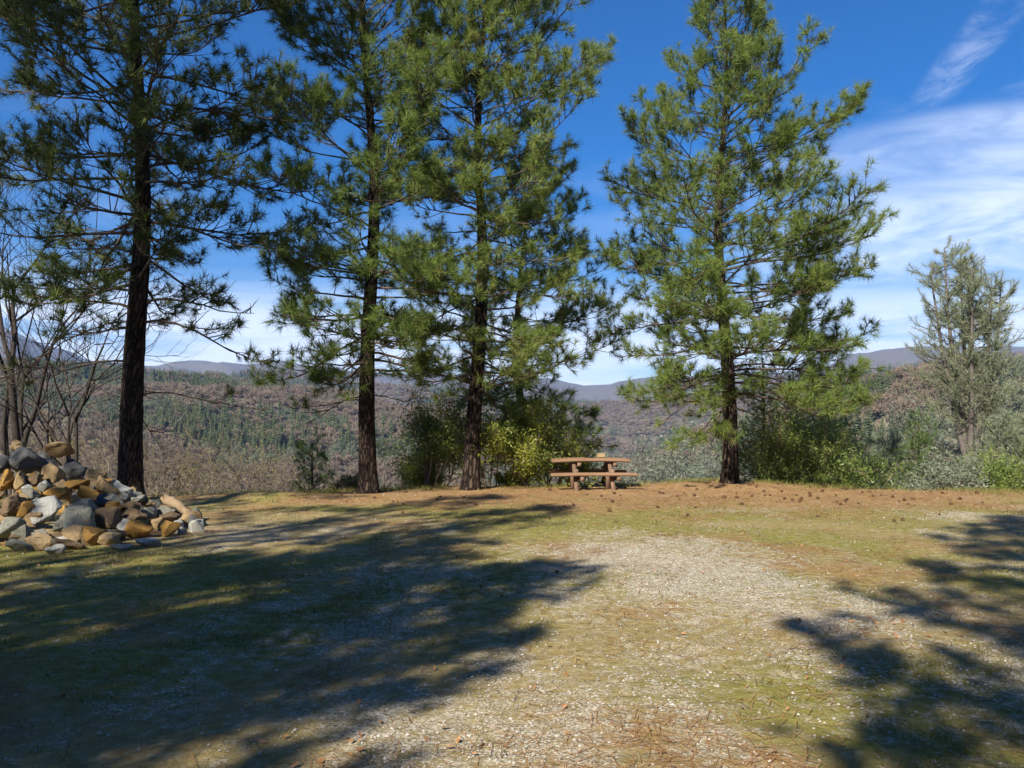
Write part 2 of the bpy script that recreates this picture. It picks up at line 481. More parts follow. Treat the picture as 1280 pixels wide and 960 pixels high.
# ------------------------------------------------------------------ the ground, one sheet out to the mountains
def ground_mat():
    m, nt, out = nmat('ground')
    tcn = N(nt, 'ShaderNodeTexCoord'); P = tcn.outputs['Object']

    def attr(n):
        return N(nt, 'ShaderNodeAttribute', attribute_name=n).outputs['Fac']

    def brk(a, scale, amt, lo, hi):
        nz = noise(nt, P, scale, 6, 0.68)
        q = N(nt, 'ShaderNodeMath', operation='MULTIPLY_ADD'); nt.links.new(nz, q.inputs[0]); q.inputs[1].default_value = amt; nt.links.new(a, q.inputs[2])
        mr = N(nt, 'ShaderNodeMapRange', interpolation_type='SMOOTHSTEP'); nt.links.new(q.outputs[0], mr.inputs[0]); mr.inputs[1].default_value = lo; mr.inputs[2].default_value = hi
        return mr.outputs[0]
    soil = ramp(nt, noise(nt, P, 9, 9, .75), [(.25, (.16, .115, .042)), (.5, (.285, .215, .085)), (.75, (.42, .335, .155))])
    moss = ramp(nt, noise(nt, P, 11, 8, .72), [(.25, (.105, .098, .022)), (.5, (.205, .185, .040)), (.78, (.34, .285, .085))])
    mp = N(nt, 'ShaderNodeMapping'); mp.inputs['Scale'].default_value = (1, 1.0, 1); nt.links.new(P, mp.inputs[0])
    duff = ramp(nt, noise(nt, mp.outputs[0], 26, 8, .75), [(.25, (.15, .082, .034)), (.5, (.31, .18, .075)), (.78, (.45, .29, .135))])
    vo = N(nt, 'ShaderNodeTexVoronoi'); vo.inputs['Scale'].default_value = 70; nt.links.new(P, vo.inputs['Vector'])
    sc_ = N(nt, 'ShaderNodeSeparateColor'); nt.links.new(vo.outputs['Color'], sc_.inputs[0])
    grav = ramp(nt, sc_.outputs[0], [(0, (.17, .135, .075)), (.45, (.36, .305, .205)), (1, (.66, .59, .46))])
    col = mixrgb(nt, brk(attr('moss'), 3.2, 1.3, .6, 1.5), soil, moss)
    col = mixrgb(nt, brk(attr('duff'), 4.5, 1.5, .85, 1.75), col, duff)
    col = mixrgb(nt, brk(attr('gravel'), 7.5, 2.6, 1.25, 2.1), col, grav)
    # hillsides beyond the clearing: leaf litter, brush and bare soil
    mph = N(nt, 'ShaderNodeMapping'); mph.inputs['Scale'].default_value = (.012, .012, .012); nt.links.new(P, mph.inputs[0])
    hb = ramp(nt, noise(nt, mph.outputs[0], 2.0, 9, .68), [(.28, (.085, .08, .045)), (.45, (.13, .105, .07)), (.62, (.17, .13, .085)), (.8, (.10, .095, .055))])
    col = mixrgb(nt, attr('hill'), col, hb)
    p = N(nt, 'ShaderNodeBsdfPrincipled'); nt.links.new(col, p.inputs['Base Color']); p.inputs['Roughness'].default_value = .92; p.inputs['Specular IOR Level'].default_value = .15
    b = N(nt, 'ShaderNodeBump'); b.inputs['Distance'].default_value = .02; b.inputs['Strength'].default_value = .9
    nt.links.new(noise(nt, P, 38, 7, .72), b.inputs['Height'])
    b2 = N(nt, 'ShaderNodeBump'); b2.inputs['Distance'].default_value = .05; b2.inputs['Strength'].default_value = .7
    nt.links.new(noise(nt, P, 4.5, 4, .6), b2.inputs['Height']); nt.links.new(b.outputs[0], b2.inputs['Normal'])
    nt.links.new(b2.outputs[0], p.inputs['Normal'])
    nt.links.new(p.outputs[0], out.inputs['Surface'])
    return m


rad = np.concatenate([np.arange(0.4, 30, 0.22), 30 * 1.03 ** np.arange(0, 196)])
rad = rad[rad < 7500]
azs = np.radians(np.concatenate([np.arange(-50, 50, 0.5), np.arange(50, 310, 4.0)]))
nr, na = len(rad), len(azs)
RX = rad[:, None] * np.sin(azs)[None]; RY = rad[:, None] * np.cos(azs)[None]
RZ = ground_z(RX.ravel(), RY.ravel()).reshape(RX.shape)
g = Geo()
i = np.arange(nr - 1)[:, None] * na; j = np.arange(na)[None]; j2 = (j + 1) % na
g.add(np.stack([RX, RY, RZ], -1).reshape(-1, 3), np.stack([i + j2, i + j, i + na + j, i + na + j2], -1).reshape(-1, 4),
      None)
g.add([[0, 0, float(RZ[0].mean())]], None, np.stack([np.full(na, 0), (np.arange(na) + 1) % na - nr * na, np.arange(na) - nr * na], -1))
gm = g.mesh('ground', ground_mat(), smooth=True)
gx = np.append(RX.ravel(), 0); gy = np.append(RY.ravel(), 0)
gr_, du_, mo_ = cover(gx, gy)
hill = sstep(gy - np.interp(gx, LIPX, LIPY), 0.6, 4.0) * (np.abs(np.arctan2(gx, gy)) < 1.3)
hill = np.maximum(hill, sstep(np.hypot(gx, gy), 30, 60))
for nm, arr in (('gravel', gr_), ('duff', du_), ('moss', mo_), ('hill', hill)):
    at_ = gm.attributes.new(nm, 'FLOAT', 'POINT'); at_.data.foreach_set('value', arr.astype(np.float32))
ground = link('ground', gm)
tag(ground, kind='structure')


# ------------------------------------------------------------------ pines
def unit(v):
    v = np.asarray(v, float); return v / (np.linalg.norm(v, axis=-1, keepdims=True) + 1e-9)


def needles(geo, pos, dirs, size, k, width, R, droop=0.25):
    """tufts of long needles: k narrow triangles bursting from each point"""
    n = len(pos)
    pos = np.repeat(np.asarray(pos), k, 0); d = np.repeat(unit(dirs), k, 0); sz = np.repeat(np.asarray(size), k)
    rnd = unit(R.normal(size=(n * k, 3)))
    fw = R.uniform(-0.15, 1.0, n * k)[:, None]
    nd = unit(d * (0.35 + fw) + rnd * 0.85 + np.array([0, 0, -droop]) * R.uniform(0, 1, (n * k, 1)))
    L = (sz * R.uniform(.7, 1.1, n * k))[:, None]
    base = pos - d * (R.uniform(0, .55, n * k) * sz)[:, None]
    side = unit(np.cross(nd, unit(R.normal(size=(n * k, 3))))) * width * .5
    tip = base + nd * L
    v = np.stack([base + side, base - side, tip], 1).reshape(-1, 3)
    geo.add(v, None, np.arange(n * k)[:, None] * 3 + np.array([[0, 1, 2]]))


def curve_branch(start, az_, el_, L, R, n=6, sag=0.0, up=0.0, wob=0.10):
    """points along a limb that first sags, then lifts at its tip"""
    p = [np.array(start, float)]
    for q in range(n):
        t = (q + .5) / n
        e = el_ - sag * math.sin(min(1.0, t * 1.4) * math.pi * .5) + up * t * t
        a = az_ + R.normal(0, wob)
        az_ = az_ + R.normal(0, wob * .5)
        e += R.normal(0, wob * .6)
        p.append(p[-1] + np.array([math.sin(a) * math.cos(e), math.cos(a) * math.cos(e), math.sin(e)]) * L / n)
    return np.array(p)


def make_pine(label, x, y, H, r0, cb, Rmax, seed, group, mat='needle', lean=(0, 0), dens=1.0, k=36, nw=.0118,
              prof=((0, .78), (.2, 1), (.55, .85), (.8, .52), (1, .1)), dead=10, dead_from=1.8, side_bias=(0, 0), el0=-.12, el1=.85, tuft=.25, name='pine_tree', sink=.12, extra=(), lite=False, lmin=.55):
    R = np.random.default_rng(seed)
    root = empty(name, (x, y, gz(x, y) - sink), label, 'tree', group)
    # trunk
    nz = int(H / .22)
    hz = np.linspace(0, H, nz)
    t = hz / H
    cx_ = lean[0] * t + .17 * np.sin(hz * .55 + seed) * np.minimum(1, t * 2); cy_ = lean[1] * t + .10 * np.cos(hz * .38 + seed * 2) * t
    rr = r0 * (1 - t) ** 1.15 + .018 + r0 * .55 * np.exp(-hz / .22)
    K = 18
    ang = np.linspace(0, 2 * np.pi, K, endpoint=False)
    rough = 1 + .07 * (R.random((nz, K)) - .5) + .05 * np.sin(ang * 5 + seed)[None] * np.exp(-hz / .5)[:, None]
    tg = Geo(); tg.tube(np.stack([cx_, cy_, hz], -1), rr[:, None] * rough, K)
    link('trunk', tg.mesh('trunk', M['bark'], smooth=True), parent=root)

    def centre(h):
        return np.array([np.interp(h, hz, cx_), np.interp(h, hz, cy_), h])
    lg = Geo(); TP = []; TD = []; TS = []

    def tuft_at(p, d, s=1.0):
        TP.append(p); TD.append(d); TS.append(tuft * s * R.uniform(.75, 1.15))

    def limb(h, a, L, e, sag, up, r, leaf=1.0):
        P = curve_branch(centre(h), a, e, L, R, 7, sag, up)
        lg.tube(P[::2] if lite and len(P) > 5 else P, np.linspace(r, .006, len(P[::2] if lite and len(P) > 5 else P)), 4 if lite else 5, cap=False)
        tot = L
        ns = max(4, int(L * 4.2 * dens))
        for q in range(ns):
            f = R.uniform(.22, 1.0) ** .8
            if q == 0: f = .97
            idx = f * (len(P) - 1); i0 = min(int(idx), len(P) - 2)
            p0 = P[i0] + (P[i0 + 1] - P[i0]) * (idx - i0)
            d0 = unit(P[i0 + 1] - P[i0]); ba = math.atan2(d0[0], d0[1]); be = math.asin(np.clip(d0[2], -1, 1))
            sl = min(1.5, .34 + (1 - f) * L * .45) * R.uniform(.6, 1.2)
            sa = ba + R.choice([-1, 1]) * R.uniform(.45, 1.15)
            S = curve_branch(p0, sa, be * .5 + R.uniform(-.3, .75), sl, R, 4, .10, .7, .16)
            S_ = S[::2]; lg.tube(S_, np.linspace(min(.016, r * .5), .004, len(S_)), 3, cap=False)
            if R.random() > leaf:
                continue
            tuft_at(S[-1], S[-1] - S[-2], 1.1)
            nt_ = int(sl / .16 * dens)
            for w in range(nt_):
                fi = R.uniform(.35, 1) * (len(S) - 1); k0 = min(int(fi), len(S) - 2)
                tp = S[k0] + (S[k0 + 1] - S[k0]) * (fi - k0)
                td = unit(unit(S[k0 + 1] - S[k0]) + unit(R.normal(size=3)) * .9 + np.array([0, 0, .35]))
                tl = R.uniform(.08, .30)
                e_ = tp + td * tl
                
                if not lite: lg.tube(np.array([tp, e_]), [.006, .0035], 3, cap=False)
                tuft_at(e_, td)
        if leaf > .3:
            tuft_at(P[-1], P[-1] - P[-2], 1.2)
            tuft_at(P[-1] - (P[-1] - P[-2]) * .6, P[-1] - P[-2] + np.array([0, 0, .2]), 1.0)

    h = cb; a = R.uniform(0, 6.28)
    while h < H - .25:
        tt = (h - cb) / (H - cb)
        Rl = Rmax * np.interp(tt, [p[0] for p in prof], [p[1] for p in prof])
        for w in range(int(R.integers(3, 5))):
            a += 2.399 + R.normal(0, .3)
            bias = 1 + side_bias[0] * math.sin(a) + side_bias[1] * math.cos(a)
            L = max(.35, Rl * R.uniform(lmin, 1.18) * bias)
            e = el0 + (el1 - el0) * tt ** 1.1 + R.normal(0, .2)
            sag = .30 * (1 - tt); up = .55 + .2 * R.random()
            limb(h + R.uniform(-.12, .12), a, L, e, sag, up, max(.012, min(.05, r0 * .18) * (1 - .6 * tt)))
        h += R.uniform(.30, .46) / max(.8, dens) * (1 if tt < .75 else .75)
    tuft_at(centre(H), np.array([0, 0, 1.0]), 1.3)
    for w in range(4):
        tuft_at(centre(H - .12 * w), unit(R.normal(size=3) + [0, 0, 1.]), 1.1)
    # short leafy shoots along the upper trunk
    for w in range(int(80 * dens)):
        hh = R.uniform(cb * .9, H * .8); aa = R.uniform(0, 6.28)
        P = curve_branch(centre(hh), aa, .3, R.uniform(.35, .7), R, 3, 0, .5)
        lg.tube(P, np.linspace(.012, .004, len(P)), 4, cap=False); tuft_at(P[-1], P[-1] - P[-2], 1.1); tuft_at(P[-2], P[-1] - P[-2], 1.0)
    # dead, mostly bare lower limbs
    for w in range(dead):
        hh = R.uniform(dead_from, cb + .8); aa = R.uniform(0, 6.28)
        limb(hh, aa, R.uniform(.35, .85) * Rmax, R.uniform(-.05, .35), R.uniform(.5, .9), .35, .02, leaf=.12)
    for (hh, aa, L, e, sag, up, leaf) in extra:
        limb(hh, aa, L, e, sag, up, .035, leaf)
    tag(link('limbs', lg.mesh('limbs', M['bark_thin'], smooth=True), parent=root), kind='stuff' if lite else None)
    cg = Geo(); needles(cg, np.array(TP), np.array(TD), np.array(TS), k, nw, R)
    co = link('crown', cg.mesh('crown', M[mat]), parent=root)
    tag(co, kind='stuff')
    return root, len(TP)


ROW = 'tall pines along the edge of the clearing'
A = math.atan2
make_pine('tall shaded pine with a blackish trunk behind the rock pile', -8.1, 17.5, 17.5, .245, 4.9, 4.3, 11, ROW, mat='needle_shaded', k=25, nw=.0145, dens=1.05, dead=12, dead_from=2.3,
          prof=((0, .6), (.2, .95), (.5, 1), (.75, .75), (1, .12)), lean=(-.1, .2),
          extra=((3.9, 1.5, 3.0, .45, 1.3, .75, .55), (4.3, 1.75, 2.7, .5, 1.0, .5, .3), (4.6, -1.5, 2.8, .3, .5, .5, .8), (4.2, -1.9, 2.5, .35, .6, .5, .9), (3.8, -1.3, 2.2, .2, .5, .4, .9)))
make_pine('half-shaded pine second from the left in the row, nearest right of the rock pile', -3.42, 19.6, 16.5, .205, 3.1, 3.2, 23, ROW, mat='needle', k=30, nw=.0122, dens=1.08, dead=8, dead_from=2.2,
          prof=((0, .72), (.15, .95), (.5, 1), (.78, .72), (1, .12)), lean=(-.15, .1))
make_pine('pine with a slanting trunk just left of the picnic table', -1.02, 20.3, 15.8, .195, 2.6, 2.9, 37, ROW, mat='needle', k=29, nw=.0122, tuft=.235, dens=1.12, dead=6, dead_from=2.2,
          prof=((0, .72), (.2, .9), (.5, 1.02), (.72, .95), (.86, .6), (1, .12)), lean=(.55, .1), side_bias=(.12, 0))
make_pine('bushy sunlit pine standing alone right of the picnic table', 5.62, 21.2, 13.8, .195, 2.35, 3.45, 58, ROW, mat='needle', k=30, nw=.0122, tuft=.24, dens=1.08, lmin=.72, dead=8, dead_from=2.0,
          prof=((0, .92), (.12, .96), (.28, 1.04), (.45, .98), (.62, .70), (.8, .43), (.9, .28), (1, .1)), lean=(-.12, .1), side_bias=(.10, 0),
          extra=((3.0, 1.7, 3.6, .12, .25, .35, 1), (2.7, 1.9, 3.0, .1, .3, .35, 1), (2.9, 1.35, 2.7, .1, .35, .3, 1), (2.9, -1.8, 2.5, .05, .45, .3, 1), (5.2, 1.6, 4.0, .15, .2, .4, 1), (5.6, 2.0, 3.7, .2, .2, .4, 1), (6.3, 1.4, 3.4, .2, .2, .4, 1), (5.4, -1.7, 3.2, .15, .2, .4, 1), (4.6, 2.6, 3.0, .1, .2, .4, 1), (4.4, -2.4, 3.0, .1, .2, .4, 1)))
make_pine('smaller pine with drooping branches behind the picnic table, below the edge', .24, 24.3, 10.6, .15, 2.6, 2.6, 71, ROW, mat='needle', dens=1.0, dead=14, dead_from=1.6,
          prof=((0, .8), (.3, 1), (.6, .9), (.85, .5), (1, .1)), lean=(.15, .1), side_bias=(.28, 0), el0=-.2)

# pines beside and behind the viewer, whose shade falls across the clearing
SH = 'pines beside and behind the viewer'
COL = ((0, .85), (.3, 1), (.75, .85), (.92, .5), (1, .15))
make_pine('tall pine out of the picture, left of the viewer, shading the rock-pile pine', -14.9, 5.2, 23, .38, 4.5, 4.2, 101, SH, lite=True, mat='needle_shaded', dens=.75, k=12, nw=.026, dead=6)
make_pine('very tall high-crowned pine out of the picture, far left of the viewer', -17.0, -2.2, 30, .42, 21, 3.8, 113, SH, lite=True, mat='needle_shaded', dens=.7, k=12, nw=.026, dead=8, dead_from=8)
make_pine('slender pine out of the picture whose trunk shadow crosses the clearing', -8.4, -.4, 14.2, .2, 7.5, 2.0, 127, SH, lite=True, mat='needle_shaded', dens=.8, k=12, nw=.026, dead=16, dead_from=3)
make_pine('dense young pine out of the picture, behind the viewer on the left', -7.1, -3.4, 10.7, .2, 1.4, 2.5, 131, SH, lite=True, mat='needle_shaded', dens=1.25, k=14, nw=.03, dead=2, prof=COL)
make_pine('bushy pine out of the picture, farther left behind the viewer', -10.6, -5.5, 13.8, .22, 1.6, 2.5, 137, SH, lite=True, mat='needle_shaded', dens=1.1, k=14, nw=.028, dead=2, prof=COL)
make_pine('pine out of the picture, behind the viewer, shading the right of the clearing', -1.75, -6.2, 17.8, .28, 2.5, 2.7, 149, SH, lite=True, mat='needle_shaded', dens=1.0, k=14, nw=.03, dead=4, prof=COL)
make_pine('pine out of the picture, behind the viewer on the right', 1.9, -7.0, 16.5, .26, 2.5, 2.6, 151, SH, lite=True, mat='needle_shaded', dens=1.05, k=14, nw=.028, dead=4, prof=COL)


def copy_thing(src, loc, rz, sc, label):
    r = src.copy(); C.objects.link(r); r.location = loc; r.rotation_euler = (0, 0, rz); r.scale = (sc, sc, sc); r['label'] = label
    for ch in src.children:
        c = ch.copy(); C.objects.link(c); c.parent = r
    return r


_src = [o for o in bpy.data.objects if o.get('group') == SH]  # copies below, save the last two, are unseen pines added to dim sky fill
for (x_, y_, k_, rz_, sc_, lab_) in ((6.8, -9.5, 5, 1.0, 1.05, 'added sky-blocking pine out of the picture, well behind the viewer on the right'),
                                     (10.5, -4.5, 6, 2.2, 1.1, 'added sky-blocking pine out of the picture, right of the viewer'),
                                     (13.5, 1.5, 5, 3.9, 1.0, 'added sky-blocking pine out of the picture, farthest right beside the viewer'),
                                     (-4.6, -13.5, 4, 4.4, .85, 'added sky-blocking pine out of the picture, directly behind the viewer'),
                                     (3.0, -15.5, 6, .4, 1.0, 'added sky-blocking pine out of the picture, deep behind the viewer'),
                                     (-13.0, -13.0, 5, 5.0, 1.0, 'added sky-blocking pine out of the picture, far back on the left'),
                                     (-11.4, -1.2, 2, 1.3, 1.18, 'high-crowned pine out of the picture, left of the viewer, dappling the middle ground'),
                                     (-9.3, -2.6, 2, 4.1, .95, 'small high-crowned pine out of the picture, left of the viewer')):
    copy_thing(_src[k_], (x_, y_, gz(x_, y_) - .12), rz_, sc_, lab_)
for k_, (az_, d_) in enumerate(((98, 17), (112, 19), (128, 18), (146, 21), (163, 20), (180, 27), (196, 29), (210, 31), (224, 30), (240, 28), (256, 26))):  # unseen ring of pines added to cut skylight from near the horizon
    x_ = d_ * math.sin(math.radians(az_)); y_ = d_ * math.cos(math.radians(az_))
    copy_thing(_src[3 + k_ % 4], (x_, y_, gz(x_, y_) - .12), k_ * 1.7, 1.1 + .06 * (k_ % 3), 'unseen pine added behind the viewer to block low sky light')


# ------------------------------------------------------------------ branching trees and shrubs beyond the edge
def grow(geo, tips, p, a, e, L, r, depth, R, spread=.6, up=.15, shrink=.68, kids=(2, 4), n=4, wob=.14, sides=5, first=.35):
    P = curve_branch(p, a, e, L, R, n if depth else min(n, 3), 0, up, wob)
    geo.tube(P, np.linspace(r, r * .62, len(P)), sides if depth > 2 else (4 if depth == 2 else 3), cap=False)
    if depth <= 1:
        for q in range(1, len(P)):
            tips.append((P[q], P[q] - P[q - 1]))
    if depth == 0:
        return
    kk = int(R.integers(kids[0], kids[1] + 1))
    for w in range(kk):
        f = 1.0 if w == 0 else R.uniform(first, 1)
        idx = f * (len(P) - 1); i0 = min(int(idx), len(P) - 2)
        q = P[i0] + (P[i0 + 1] - P[i0]) * (idx - i0)
        d = unit(P[i0 + 1] - P[i0])
        d2 = unit(d + unit(R.normal(size=3)) * spread + np.array([0, 0, up * .6]))
        grow(geo, tips, q, math.atan2(d2[0], d2[1]), math.asin(np.clip(d2[2], -1, 1)), L * shrink * R.uniform(.75, 1.2),
             r * .6 * (1 if w == 0 else .85), depth - 1, R, spread, up, shrink, kids, n, wob, sides, first)


def leaves(geo, tips, per, spread, size, R, flat=.5):
    P = np.repeat(np.array([t[0] for t in tips]), per, 0); n = len(P)
    P = P + R.normal(0, spread, (n, 3))
    nrm = unit(R.normal(size=(n, 3)) + np.array([0, 0, flat]))
    u = unit(np.cross(nrm, R.normal(size=(n, 3)))); w = np.cross(nrm, u)
    s = (size * R.uniform(.6, 1.25, n))[:, None]
    v = np.stack([P - u * s, P + w * s * .62, P + u * s * 1.1], 1).reshape(-1, 3)
    geo.add(v, None, np.arange(n)[:, None] * 3 + np.array([[0, 1, 2]]))


def make_branching(name, label, cat, group, loc, stems, H, r, depth, seed, bark, leafmode=None, lmat=None, spread=.6, up=.15, shrink=.68, kids=(2, 4), tilt=.25, lean=None, per=5, lspread=.06, lsize=.05, nk=10, nsize=.2, nwid=.012, wob=.14, first=.35, stemname='stems'):
    R = np.random.default_rng(seed)
    root = empty(name, loc, label, cat, group)
    bg_ = Geo(); tips = []
    tl = 1 + sum(shrink ** q * .62 for q in range(1, depth + 1))
    for s_ in range(stems):
        a = R.uniform(0, 6.28) if lean is None else lean[0] + R.normal(0, .5)
        e = math.pi / 2 - (R.uniform(.1, 1) * tilt if lean is None else lean[1] * R.uniform(.6, 1.3))
        off = np.array([R.normal(0, .05 * math.sqrt(stems)), R.normal(0, .05 * math.sqrt(stems)), -.25])
        grow(bg_, tips, off, a, e, H / tl * R.uniform(.85, 1.08), r * R.uniform(.7, 1.05), depth, R, spread, up, shrink, kids, 4, wob, 6, first)
    tag(link(stemname, bg_.mesh(stemname, M[bark], smooth=True), parent=root), kind='stuff' if H < 1.0 else None)
    if leafmode:
        cg = Geo()
        if leafmode == 'leaf':
            leaves(cg, tips, per, lspread, lsize, R)
        else:
            needles(cg, np.array([t[0] for t in tips]), np.array([t[1] for t in tips]), np.full(len(tips), nsize), nk, nwid, R)
        o = link('crown', cg.mesh('crown', M[lmat]), parent=root); tag(o, kind='stuff')
    return root, len(tips)


def below(px, depth, sink=0.0):
    p = at(px, depth); return (p[0], p[1], p[2] - sink)


# grey pine with several upright stems at the right edge
make_branching('gray_pine', 'tall wispy grey-green pine with forked upright stems at the right edge', 'tree', None, below(1214, 33), 1, 5.2, .24, 0, 5, 'bark_gray')
bpy.data.objects.remove([o for o in bpy.data.objects if o.name.startswith('gray_pine')][0].children[0])
gp = [o for o in bpy.data.objects if o.name.startswith('gray_pine')][0]


def gray_pine(root, H, r, fork, seed, nst, width, low=True, nk=11):
    R = np.random.default_rng(seed)
    bg_ = Geo(); tips = []
    base = curve_branch((0, 0, -.3), 0.3, math.pi / 2 - .08, fork, R, 5, 0, 0, .06)
    bg_.tube(base, np.linspace(r, r * .8, len(base)), 9)
    for s_ in range(nst):
        a = s_ * 6.28 / nst + R.uniform(-.4, .4)
        st = base[-1] - np.array([0, 0, R.uniform(0, .25) * fork])
        tl = R.uniform(.05, .15) if s_ else .03
        L = (H - fork) * (1 if s_ == 0 else R.uniform(.84, .99))
        P = curve_branch(st, a, math.pi / 2 - tl * 1.9, L, R, 9, 0, tl * 1.6, .05)
        bg_.tube(P, np.linspace(r * .52, .02, len(P)), 6)
        for q in range(int(L * 5.6)):
            f = R.uniform(.12, 1) ** .8; idx = f * (len(P) - 1); i0 = min(int(idx), len(P) - 2)
            p0 = P[i0] + (P[i0 + 1] - P[i0]) * (idx - i0)
            grow(bg_, tips, p0, R.uniform(0, 6.28), R.uniform(.05, .75), width * (.28 + .42 * (1 - f)) * R.uniform(.5, 1.1), .022, 1, R, .6, .3, .6, (2, 4), 4, .14, 4)
    if low:
        for q in range(int(fork * 9)):
            hh = R.uniform(.12, 1) * fork; a = R.uniform(0, 6.28)
            p0 = np.array([np.interp(hh, base[:, 2], base[:, 0]), np.interp(hh, base[:, 2], base[:, 1]), hh])
            grow(bg_, tips, p0, a, R.uniform(-.15, .35), width * R.uniform(.4, .85), .035, 2, R, .6, .12, .6, (2, 3), 4, .14, 5)
    link('limbs', bg_.mesh('limbs', M['bark_gray'], smooth=True), parent=root)
    cg = Geo(); tp = np.array([t[0] for t in tips]); td = np.array([t[1] for t in tips])
    needles(cg, tp, td, np.full(len(tp), .27), nk, .016, R)
    tag(link('crown', cg.mesh('crown', M['needle_gray']), parent=root), kind='stuff')
    return len(tips)


gp.location = below(1214, 33); gray_pine(gp, 15.6, .27, 6.6, 5, 7, 2.5, nk=11)
G2 = 'grey-green pines on the slope at the right'
for (px, d, H, fork, seed, lab) in ((1110, 31, 6.2, 3.4, 15, 'low grey-green pine between the lone sunlit pine and the forked pine'),
                                    (1270, 29, 6.6, 3.6, 16, 'low grey-green pine cut by the right edge of the picture'),
                                    (1165, 37, 9.4, 5.5, 17, 'grey-green pine just left of the forked pine, lower on the slope')):
    o = empty('gray_pine', below(px, d), lab, 'tree', G2)
    gray_pine(o, H, .14, fork, seed, 4, 2.3, nk=14)

# young green conifers, right of the lone pine and elsewhere along the edge
YG = 'young conifers along the edge of the clearing'
for (px, d, H, Rm, seed, lab) in ((948, 23.8, 4.2, 1.1, 201, 'young green conifer close right of the lone sunlit pine'),
                                  (992, 24.5, 4.4, 1.3, 202, 'second young conifer right of the lone sunlit pine'),
                                  (1040, 25.0, 4.8, 1.4, 203, 'farthest young conifer right of the lone sunlit pine'),
                                  (397, 25.5, 3.6, .7, 204, 'small young conifer poking up left of the half-shaded pine'),
                                  (1143, 27, 4.8, .75, 206, 'dark narrow young conifer below the low grey-green pines')):
    make_pine(lab, *at(px, d)[:2], H, .07, .5, Rm, seed, YG, mat='young', dens=1.25, k=22, nw=.009, dead=0, tuft=.13, prof=((0, 1), (.3, .9), (.7, .5), (1, .08)), el0=-.05, el1=.6, name='young_conifer', lite=True)

# shrubs by the table and along the edge
SG = 'evergreen shrubs along the edge of the clearing'
shr = [
    (544, 21.9, 2.3, 'shrub', 'broad green shrub behind and left of the slanting pine', 301, 7),
    (618, 21.9, 2.4, 'shrub', 'tall green shrub right behind the slanting pine trunk', 302, 7),
    (655, 21.7, 2.2, 'shrub_bright', 'green shrub with pale bare twigs, left of the picnic table', 303, 7),
    (690, 21.9, 1.6, 'shrub_bright', 'bright yellow-green shrub at the left end of the picnic table', 304, 6),
    (534, 22.6, 1.3, 'shrub_bright', 'low bright green shrub left of the slanting pine', 305, 5),
    (637, 21.6, .55, 'shrub_bright', 'small bright green sprig at the foot of the shrubs by the table', 306, 4),
    (1036, 22.3, .9, 'shrub', 'small dark green bush on the edge right of the lone pine', 307, 5),
    (962, 23.6, 2.3, 'shrub', 'leafy green shrub between the first two young conifers', 313, 7),
    (1012, 23.4, 2.6, 'shrub', 'leafy green shrub between the second and third young conifers', 314, 7),
    (1058, 23.6, 2.4, 'shrub', 'leafy green shrub right of the young conifers', 315, 7),
    (1180, 21.8, 1.35, 'oakleaf', 'leafy shrub on the edge under the forked grey-green pine', 308, 7),
    (1245, 21.8, 1.5, 'shrub', 'leafy shrub on the edge near the right side of the picture', 309, 7),
    (1300, 21.6, 1.4, 'oakleaf', 'leafy shrub on the edge cut by the right side of the picture', 310, 7),
    (757, 20.9, .22, 'oakleaf', 'small pale green plant at the right foot of the picnic table', 311, 4),
    (440, 21.4, .75, 'bud', 'reddish dry bush at the left foot of the half-shaded pine', 312, 6),
]
for (px, d, H, lm, lab, seed, st) in shr:
    big = H > 1.2
    make_branching('shrub', lab, 'shrub', SG, below(px, d), st, H, .035 if big else .012, 3 if big else 2, seed, 'red_twig', 'leaf', lm, spread=.75, up=.12, tilt=.9, kids=(3, 4) if big else (3, 5),
                   per=8 if big else 14, lspread=.13 if big else .05 * max(.4, H), lsize=.05 if big else .03 + .01 * H, wob=.2)

# grey-green bushes lower down between the table and the lone pine
BG = 'grey-green bushes lower on the slope'
for q, (px, d, H, lab) in enumerate([(800, 46, 9.3, 'grey-green bushy tree nearest behind the right end of the picnic table'),
                                     (838, 52, 11.3, 'grey-green bushy tree midway between the picnic table and the lone pine'),
                                     (880, 48, 10.6, 'grey-green bushy tree close left of the lone pine'),
                                     (762, 58, 10.8, 'grey-green bushy tree seen over the picnic table'),
                                     (1080, 50, 11.5, 'grey-green bushy tree behind the young conifers'),
                                     (930, 60, 13.5, 'grey-green bushy tree right behind the lone pine trunk'),
                                     (1100, 62, 16.5, 'grey-green bushy tree above the low pine right of the young conifers'),
                                     (1150, 48, 12.5, 'grey-green bushy tree left of the forked pine trunk'),
                                     (1195, 58, 16.0, 'grey-green bushy tree directly behind the forked pine'),
                                     (1240, 46, 12.2, 'grey-green bushy tree right of the forked pine trunk'),
                                     (1290, 55, 15.5, 'grey-green bushy tree at the right edge of the picture'),
                                     (1020, 64, 15.0, 'grey-green bushy tree behind the middle young conifer')]):
    make_branching('bushy_tree', lab, 'tree', BG, below(px, d), 4, H, .12, 3, 400 + q, 'bark_gray', 'leaf', 'oakleaf', spread=.7, up=.1, tilt=.6, kids=(3, 4), per=9, lspread=.30, lsize=.11, shrink=.62, wob=.2)

